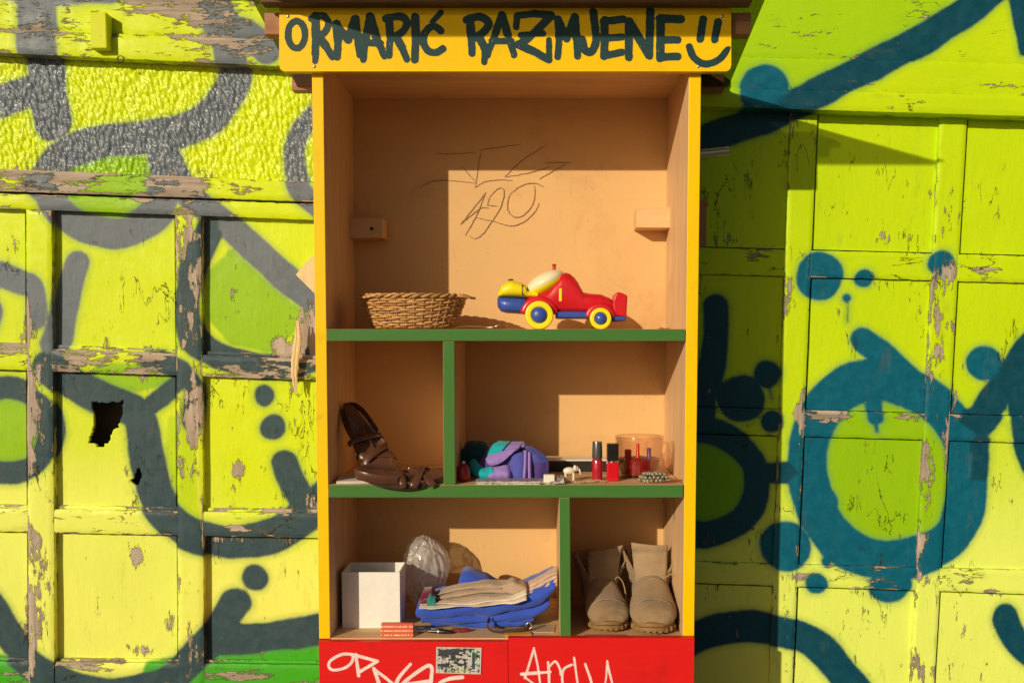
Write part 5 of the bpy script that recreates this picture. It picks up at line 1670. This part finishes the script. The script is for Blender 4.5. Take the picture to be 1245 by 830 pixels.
lay = [
    ([z8(505, 478, 0), z8(560, 482, 0), z8(700, 484, 0), z8(880, 478, 0), z8(1000, 462, 0), z8(1040, 450, 0)], -0.004, 0.16, 0.026),
    ([z8(458, 452, 0), z8(500, 452, 0), z8(700, 452, 0), z8(900, 440, 0), z8(1040, 415, 0), z8(1120, 370, 0)], -0.014, 0.17, 0.034),
    ([z8(434, 414, 0), z8(480, 408, 0), z8(640, 402, 0), z8(800, 394, 0), z8(960, 370, 0), z8(1080, 326, 0), z8(1150, 272, 0)], -0.026, 0.18, 0.043),
]
for q_, (tp, y0, y1, th_) in enumerate(lay):
    roll(tp, y0, y1, th_, q_ * 1.7).obj('fold', M_BLUE, BL, True)
tz = lambda v: P(567, v, 0.21).z - zfl
tX = lambda u: xat(u, 700, 0.21) - BL.location.x
tri = loft(smooth_secs([(tX(553), 0.05, 0.06, 0.02), (tX(563), 0.05, tz(691), 0.05), (tX(569), 0.05, tz(690), 0.05), (tX(590), 0.05, tz(697), 0.05), (tX(606), 0.05, tz(706), 0.04), (tX(612), 0.05, 0.06, 0.02)], 5), 24, 2.8, 0.13)
for v_ in tri.v: v_ += Vector((0, 1, 1)) * 0.003 * mnoise.noise(v_ * 30)
tri.obj('fold', M_BLUE, BL, True)

# beige sock-like cloth and towel on the blanket
M_BEIGE = cloth('beige knit', (0.50, 0.36, 0.25), 420, 0.2, 0.001, 0.2)
M_PINK = cloth('pinkish towelling', (0.70, 0.50, 0.38), 420, 0.2, 0.0012, 0.2)
zb = lambda zx, zy: Vector((xat(400 + zx * 0.241, 720, 0.11), 0.11, zfl + (762 - (640 + zy * 0.241)) * ky))


def soft(name, ctrl, hw, label, cat, mat, yo=0.0, nl=2):
    """folded cloth lying along (zx, ztop, zbot) control values, built of nl folded layers"""
    base = zb(ctrl[0][0], ctrl[0][2])
    r_ = root(name, base, label, cat)
    for k_ in range(nl):
        tp, th_ = [], []
        for (zx, zt_, zb_) in ctrl:
            a_, b_ = zb(zx, zt_), zb(zx, zb_)
            f0 = (k_ + 0.5) / nl
            tp.append((a_.x - base.x, 0, b_.z - base.z + (a_.z - b_.z) * f0))
            th_.append((a_.z - b_.z) / nl * 1.08)
        ins = 0.010 * ((k_ * 7) % 3) + 0.004 * k_
        m_ = roll(tp, yo - hw + ins, yo + hw * 0.9, 1.0, k_ * 2.3 + len(name), th_)
        m_.obj('fold', mat, r_, True)
    return r_


soft('folded_cloth', [(545, 340, 366), (600, 316, 364), (700, 290, 360), (800, 280, 352), (880, 282, 346), (930, 286, 338)], 0.045, 'beige knitted cloth folded on top of the blue blanket', 'cloth', M_BEIGE, 0.0, 3)
soft('white_lining', [(470, 370, 380), (560, 364, 378), (660, 358, 376), (780, 346, 370), (880, 332, 362), (960, 312, 350), (1000, 298, 338)], 0.064, 'white cotton cloth folded under the beige knit', 'cloth', plain('white cotton', (0.78, 0.68, 0.56), 0.85, 0, 0.2, 40, 0.002), -0.010, 2)
soft('knit_sock', [(880, 272, 312), (910, 260, 320), (950, 262, 318), (985, 280, 312), (1000, 290, 308)], 0.03, 'grey-beige knit sock bunched on the beige cloth', 'sock', M_BEIGE, -0.01, 1)
soft('towel', [(985, 296, 338), (1030, 272, 322), (1070, 252, 304), (1110, 230, 282), (1140, 212, 262), (1150, 212, 250)], 0.045, 'pinkish towel end lying on the blanket against the divider', 'towel', M_PINK, 0.0, 3)
soft('red_pouch', [(468, 340, 388), (480, 318, 390), (505, 310, 388), (530, 318, 386)], 0.04, 'dark red pouch tucked between blanket and beige cloth', 'pouch', cloth('maroon cotton', (0.17, 0.012, 0.03), 500, 0.2), -0.012, 2)
soft('teal_pouch', [(505, 345, 384), (515, 330, 386), (535, 330, 386), (548, 345, 384)], 0.030, 'small teal cloth roll tucked between red pouch and beige cloth', 'cloth', cloth('teal cotton', (0.03, 0.26, 0.25), 500, 0.2), -0.028, 1)

# ---- red card with print
s = SH('red printed card')
pz = s.n('SeparateXYZ'); s.put(pz.inputs[0], s.pos(which='obj'))
nn = s.noise(260, 2, 0.5, stretch=(1, 1, 0.01))
rowm = s.math('FRACT', s.math('MULTIPLY', pz.outputs[2], 95.0))
ink_ = s.math('MULTIPLY', s.math('MULTIPLY', s.ramp(rowm, 0.28, 0.34), s.ramp(rowm, 0.62, 0.68, 1, 0)), s.ramp(nn, 0.42, 0.47))
s.out(s.mix(ink_, (0.66, 0.09, 0.035), (0.85, 0.50, 0.32)), 0.45)
A, B = P(463.5, 757, 0.01), P(502.5, 775, 0.01)
RC = MB().box(-(B.x - A.x) / 2, (B.x - A.x) / 2, 0, 0.016, 0, A.z - zfl).obj('printed_box', s.m)
RC.location = ((A.x + B.x) / 2, 0.006, zfl)
RC.rotation_euler = (math.radians(-6), 0, 0)
bevel(RC, 0.001)
tag(RC, 'flat orange-red cardboard packet with pale print at the floor edge', 'packet')

# ---- small shiny bits, strap, cards on the floor
def trinket(u, Y, L, rot, mat, label, r=0.004):
    r_ = root('trinket', (xat(u, 768, Y), Y, zfl), label, 'trinket', rot=(0, 0, rot))
    MB().tube([(-L / 2, 0, r), (-L * 0.1, 0, r), (L * 0.1, 0, r), (L * 0.42, 0, r), (L / 2, 0, r)], [r * 0.7, r, r, r * 0.75, r * 0.3], 10).obj('barrel', mat, r_, True, 40)
    MB().tube([(-L * 0.12, 0, r), (-L * 0.06, 0, r)], r * 1.18, 12).obj('ring', M_STEEL, r_, True, 40)
    MB().tube([(-L * 0.4, 0, r * 2.0), (-L * 0.15, 0, r * 2.1)], r * 0.35, 6).obj('clip', M_STEEL, r_, True, 40)


M_BLKM = plain('dark gunmetal', (0.06, 0.055, 0.05), 0.25, 0.8)
trinket(519, 0.05, 0.055, 0.4, M_STEEL, 'short silver metal tube beside the red packet', 0.0062)
trinket(536, 0.035, 0.062, -0.15, M_BLKM, 'dark gunmetal tube lying under the blanket fold', 0.006)
trinket(560, 0.045, 0.05, 0.2, plain('maroon enamel', (0.25, 0.03, 0.03), 0.25), 'short maroon tube on the floor under the blanket', 0.006)
BE = root('leather_strap', (xat(620, 768, 0.035), 0.045, zfl), 'dark brown curled leather strap in front of the blue blanket', 'strap')
MB().tube(catmull([(-0.052, 0.01, 0.034), (-0.056, 0.0, 0.022), (-0.046, -0.008, 0.011), (-0.02, -0.012, 0.008), (0.015, -0.01, 0.008), (0.042, -0.005, 0.012), (0.05, 0.004, 0.022)], 6), 0.008, 8, flat=(0.8, 0.25), up=(0, 0, 1)).obj('band', M_LEA2, BE, True, 60)
MB().tube([(0.047 + 0.007 * math.cos(t), -0.002, 0.018 + 0.008 * math.sin(t)) for t in np.linspace(0, 2 * math.pi, 13)[:-1]], 0.0014, 6, closed=True).obj('buckle', M_BRASS, BE, True)
YC = MB().box(-0.032, 0.032, -0.013, 0.014, 0.0, 0.004).obj('yellow_card', plain('amber card', (0.70, 0.34, 0.03), 0.5))
YC.location = (xat(630, 770, 0.02), 0.026, zfl); YC.rotation_euler = (0, 0, 0.12)
tag(YC, 'small amber card under the curled leather strap', 'card')
KC = MB().box(-0.055, 0.055, -0.03, 0.035, 0.0, 0.0022).obj('cardboard_piece', plain('pale cardboard', (0.46, 0.34, 0.22), 0.7, 0, 0.2, 30))
KC.location = (xat(648, 766, 0.05), 0.075, zfl); KC.rotation_euler = (0, 0, -0.05)
tag(KC, 'pale flat cardboard piece on the floor beside the green divider', 'cardboard')

# ------------------------------------------------------------------ desert boots
M_SUEDE = cloth('tan suede', (0.36, 0.24, 0.125), 600, 0.34, 0.0016, 0.2)
M_SUEDE2 = cloth('worn tan nylon', (0.45, 0.325, 0.19), 900, 0.28, 0.0014, 0.2)
M_SOLE = plain('tan rubber sole', (0.27, 0.155, 0.05), 0.6, 0, 0.35, 60, 0.0012)
M_INNER = cloth('boot lining', (0.16, 0.10, 0.055), 600, 0.3)
RD_ = random.Random(9)


def boot(loc, rotz, label, flop, sc_=1.0):
    """toe towards -y, heel at +y"""
    B_ = root('desert_boot', loc, label, 'boot', 'pair of desert boots', rot=(0, 0, rotz))
    B_.scale = (sc_ * 1.06, sc_, sc_ * 0.85)
    # sole outline
    def outl(sc):
        pts = []
        for i in range(44):
            th = 2 * math.pi * i / 44
            c_, s_ = math.cos(th), math.sin(th)
            y = -0.145 * c_
            w = 0.046 + 0.009 * math.tanh(3 * c_ - 0.2)
            pts.append((w * sc * math.copysign(abs(s_) ** 0.72, s_), y * sc))
        return pts
    oring = lambda sc, z, up=0.0: [(x, y, z + up * max(0, (-y - 0.07) / 0.075) ** 2) for x, y in outl(sc)]
    MB().rings([oring(0.95, 0.0, 0.012), oring(1.0, 0.003, 0.012), oring(1.0, 0.012, 0.012), oring(0.975, 0.0135, 0.012), oring(1.0, 0.015, 0.012), oring(1.0, 0.024, 0.012), oring(0.96, 0.0275, 0.012)]).obj('sole', M_SOLE, B_, True, 35)
    for q_ in range(9):         # toe lugs
        a_ = (q_ - 4) * 0.24
        x, y = 0.053 * math.sin(a_), -0.144 * math.cos(a_) ** 0.6 if abs(a_) < 1.3 else -0.1
        bevel(MB().box(x - 0.0042, x + 0.0042, y - 0.0015, y + 0.012, 0.009, 0.021).obj('lug', M_SOLE, B_), 0.001)
    # vamp: rings from the toe back to the instep and up
    secs = [(-0.139, 0.030, 0.040, 0.018), (-0.136, 0.026, 0.056, 0.033), (-0.126, 0.022, 0.070, 0.043), (-0.108, 0.020, 0.079, 0.049), (-0.085, 0.020, 0.084, 0.051), (-0.060, 0.020, 0.092, 0.050), (-0.035, 0.020, 0.106, 0.047),
            (-0.010, 0.020, 0.120, 0.044), (0.020, 0.020, 0.126, 0.043), (0.07, 0.020, 0.122, 0.042), (0.115, 0.020, 0.115, 0.040), (0.136, 0.024, 0.100, 0.034), (0.142, 0.035, 0.085, 0.022)]
    rs_ = []
    n = 30
    for (y, z0, z1, hw) in smooth_secs(secs, 3):
        ring = []
        for i in range(n):
            th = 2 * math.pi * i / n
            c_, s_ = math.cos(th), math.sin(th)
            zz = (z0 + z1) / 2 + (z1 - z0) / 2 * math.copysign(abs(s_) ** 0.8, s_)
            xx = hw * math.copysign(abs(c_) ** 0.75, c_) * (1 - 0.22 * max(0, s_))
            p_ = Vector((xx, y, zz))
            p_ += p_.normalized() * (0.0030 * mnoise.noise(p_ * 45 + loc) - (0.0030 * abs(mnoise.noise(Vector((p_.x * 18, p_.y * 110, p_.z * 30)))) if -0.09 < y < 0.03 else 0))
            ring.append(p_)
        rs_.append(ring)
    MB().rings(rs_).obj('vamp', M_SUEDE, B_, True, 60)
    # toe cap seam
    pts = [(0.047 * math.cos(t), -0.088 - 0.012 * math.sin(t), 0.034 + 0.0535 * math.sin(t) ** 0.8) for t in np.linspace(0.05, math.pi - 0.05, 22)]
    MB().tube(pts, 0.0013, 6).obj('toe_seam', M_SUEDE2, B_, True)
    # shaft: open at the front, leaning
    top = 0.184
    for sd_ in (-1, 1):
        vs_, fs_ = [], []
        nj, ni = 18, 20
        for j in range(nj + 1):
            t = j / nj
            z = 0.085 + (top - 0.085) * t
            gap = 0.42 + (0.62 + flop * 0.22 * (1 if sd_ > 0 else -0.3)) * t ** 0.8
            for i in range(ni + 1):
                s_ = i / ni
                a_ = gap + (math.pi - gap) * s_       # angle from the front (-y)
                rx_ = 0.042 + 0.022 * t ** 0.8
                ry_ = 0.062 - 0.004 * t
                cyy = 0.070 + 0.004 * t
                ex = 0.010 * t * math.exp(-s_ * 6)
                x = sd_ * (rx_ * math.sin(a_) + ex)
                y = cyy - ry_ * math.cos(a_) - 0.012 * t * math.exp(-s_ * 5)
                zz = z + (0.010 * math.exp(-s_ * 4) * t) - 0.012 * t * s_
                p_ = Vector((x, y, zz))
                p_ += Vector((sd_, 0.4, 0)) * 0.0035 * mnoise.noise(p_ * 32 + Vector((flop, sd_, 0)))
                vs_.append(p_)
        for j in range(nj):
            for i in range(ni):
                a_ = j * (ni + 1) + i
                fs_.append((a_, a_ + 1, a_ + ni + 2, a_ + ni + 1))
        q_ = mesh_obj('shaft_quarter', vs_, fs_, M_SUEDE, B_, smooth=True, local=True)
        so_ = q_.modifiers.new('thick', 'SOLIDIFY'); so_.thickness = 0.0035; so_.offset = 0
        for e_ in range(6):       # eyelets along the front edge
            j = 3 + int(e_ * 2.6)
            p_ = vs_[j * (ni + 1) + 1]
            MB().tube([p_ + Vector((0.0042 * math.cos(a), -0.0022, 0.0042 * math.sin(a))) for a in np.linspace(0, 2 * math.pi, 11)[:-1]], 0.0012, 6, closed=True).obj('eyelet', M_SUEDE2, B_, True)
    # tongue
    vs_, fs_ = [], []
    nj, ni = 20, 12
    for j in range(nj + 1):
        t = j / nj
        z = 0.088 + (0.204 - 0.088) * t
        hw = 0.033 + 0.008 * t
        for i in range(ni + 1):
            s_ = i / ni * 2 - 1
            y = -0.010 + 0.045 * t ** 0.8 + 0.010 * s_ * s_
            if t > 0.72:
                y -= 0.030 * (t - 0.72) / 0.28 * (0.6 + 0.4 * s_ * flop)
                zz = z + 0.012 * flop * s_ * (t - 0.72) / 0.28
            else:
                zz = z
            p_ = Vector((hw * s_ + flop * 0.010 * t, y, zz))
            p_ += Vector((0.2, 1, 0)) * (0.003 * mnoise.noise(p_ * 40 + loc) + 0.0015 * math.sin(t * 26))
            vs_.append(p_)
    for j in range(nj):
        for i in range(ni):
            a_ = j * (ni + 1) + i
            fs_.append((a_, a_ + 1, a_ + ni + 2, a_ + ni + 1))
    tg_ = mesh_obj('tongue', vs_, fs_, M_SUEDE2, B_, smooth=True, local=True)
    so_ = tg_.modifiers.new('thick', 'SOLIDIFY'); so_.thickness = 0.004; so_.offset = 0
    # loose lace
    pts = catmull([(0.028, 0.012, 0.10), (0.034, -0.006, 0.125), (0.046, -0.008, 0.112), (0.052, -0.014, 0.085), (0.054, -0.02, 0.05)] if flop > 0 else [(-0.026, 0.01, 0.10), (0.0, -0.018, 0.118), (0.026, 0.006, 0.112), (0.045, -0.01, 0.13), (0.055, -0.012, 0.10)], 6)
    MB().tube(pts, 0.0017, 6).obj('lace', M_SUEDE2, B_, True)
    return B_


boot(Vector((xat(733, 765, 0.17), 0.180, zfl + 0.0004)), math.radians(4), 'tan desert boot with its tongue flopped over, standing next to the green divider', 1.0, 1.04)
boot(Vector((xat(792, 768, 0.16), 0.168, zfl + 0.0004)), math.radians(-4), 'tan desert boot with upright tongue, standing against the right side panel', -0.35, 1.12)
RP = MB().box(-0.055, 0.05, -0.012, 0.012, 0.0, 0.0008).obj('red_paper', plain('dusty red paper', (0.52, 0.10, 0.08), 0.7, 0, 0.25, 50))
RP.location = (xat(738, 770, 0.02), 0.016, zfl)
tag(RP, 'strip of dusty red paper on the floor in front of a boot', 'paper')
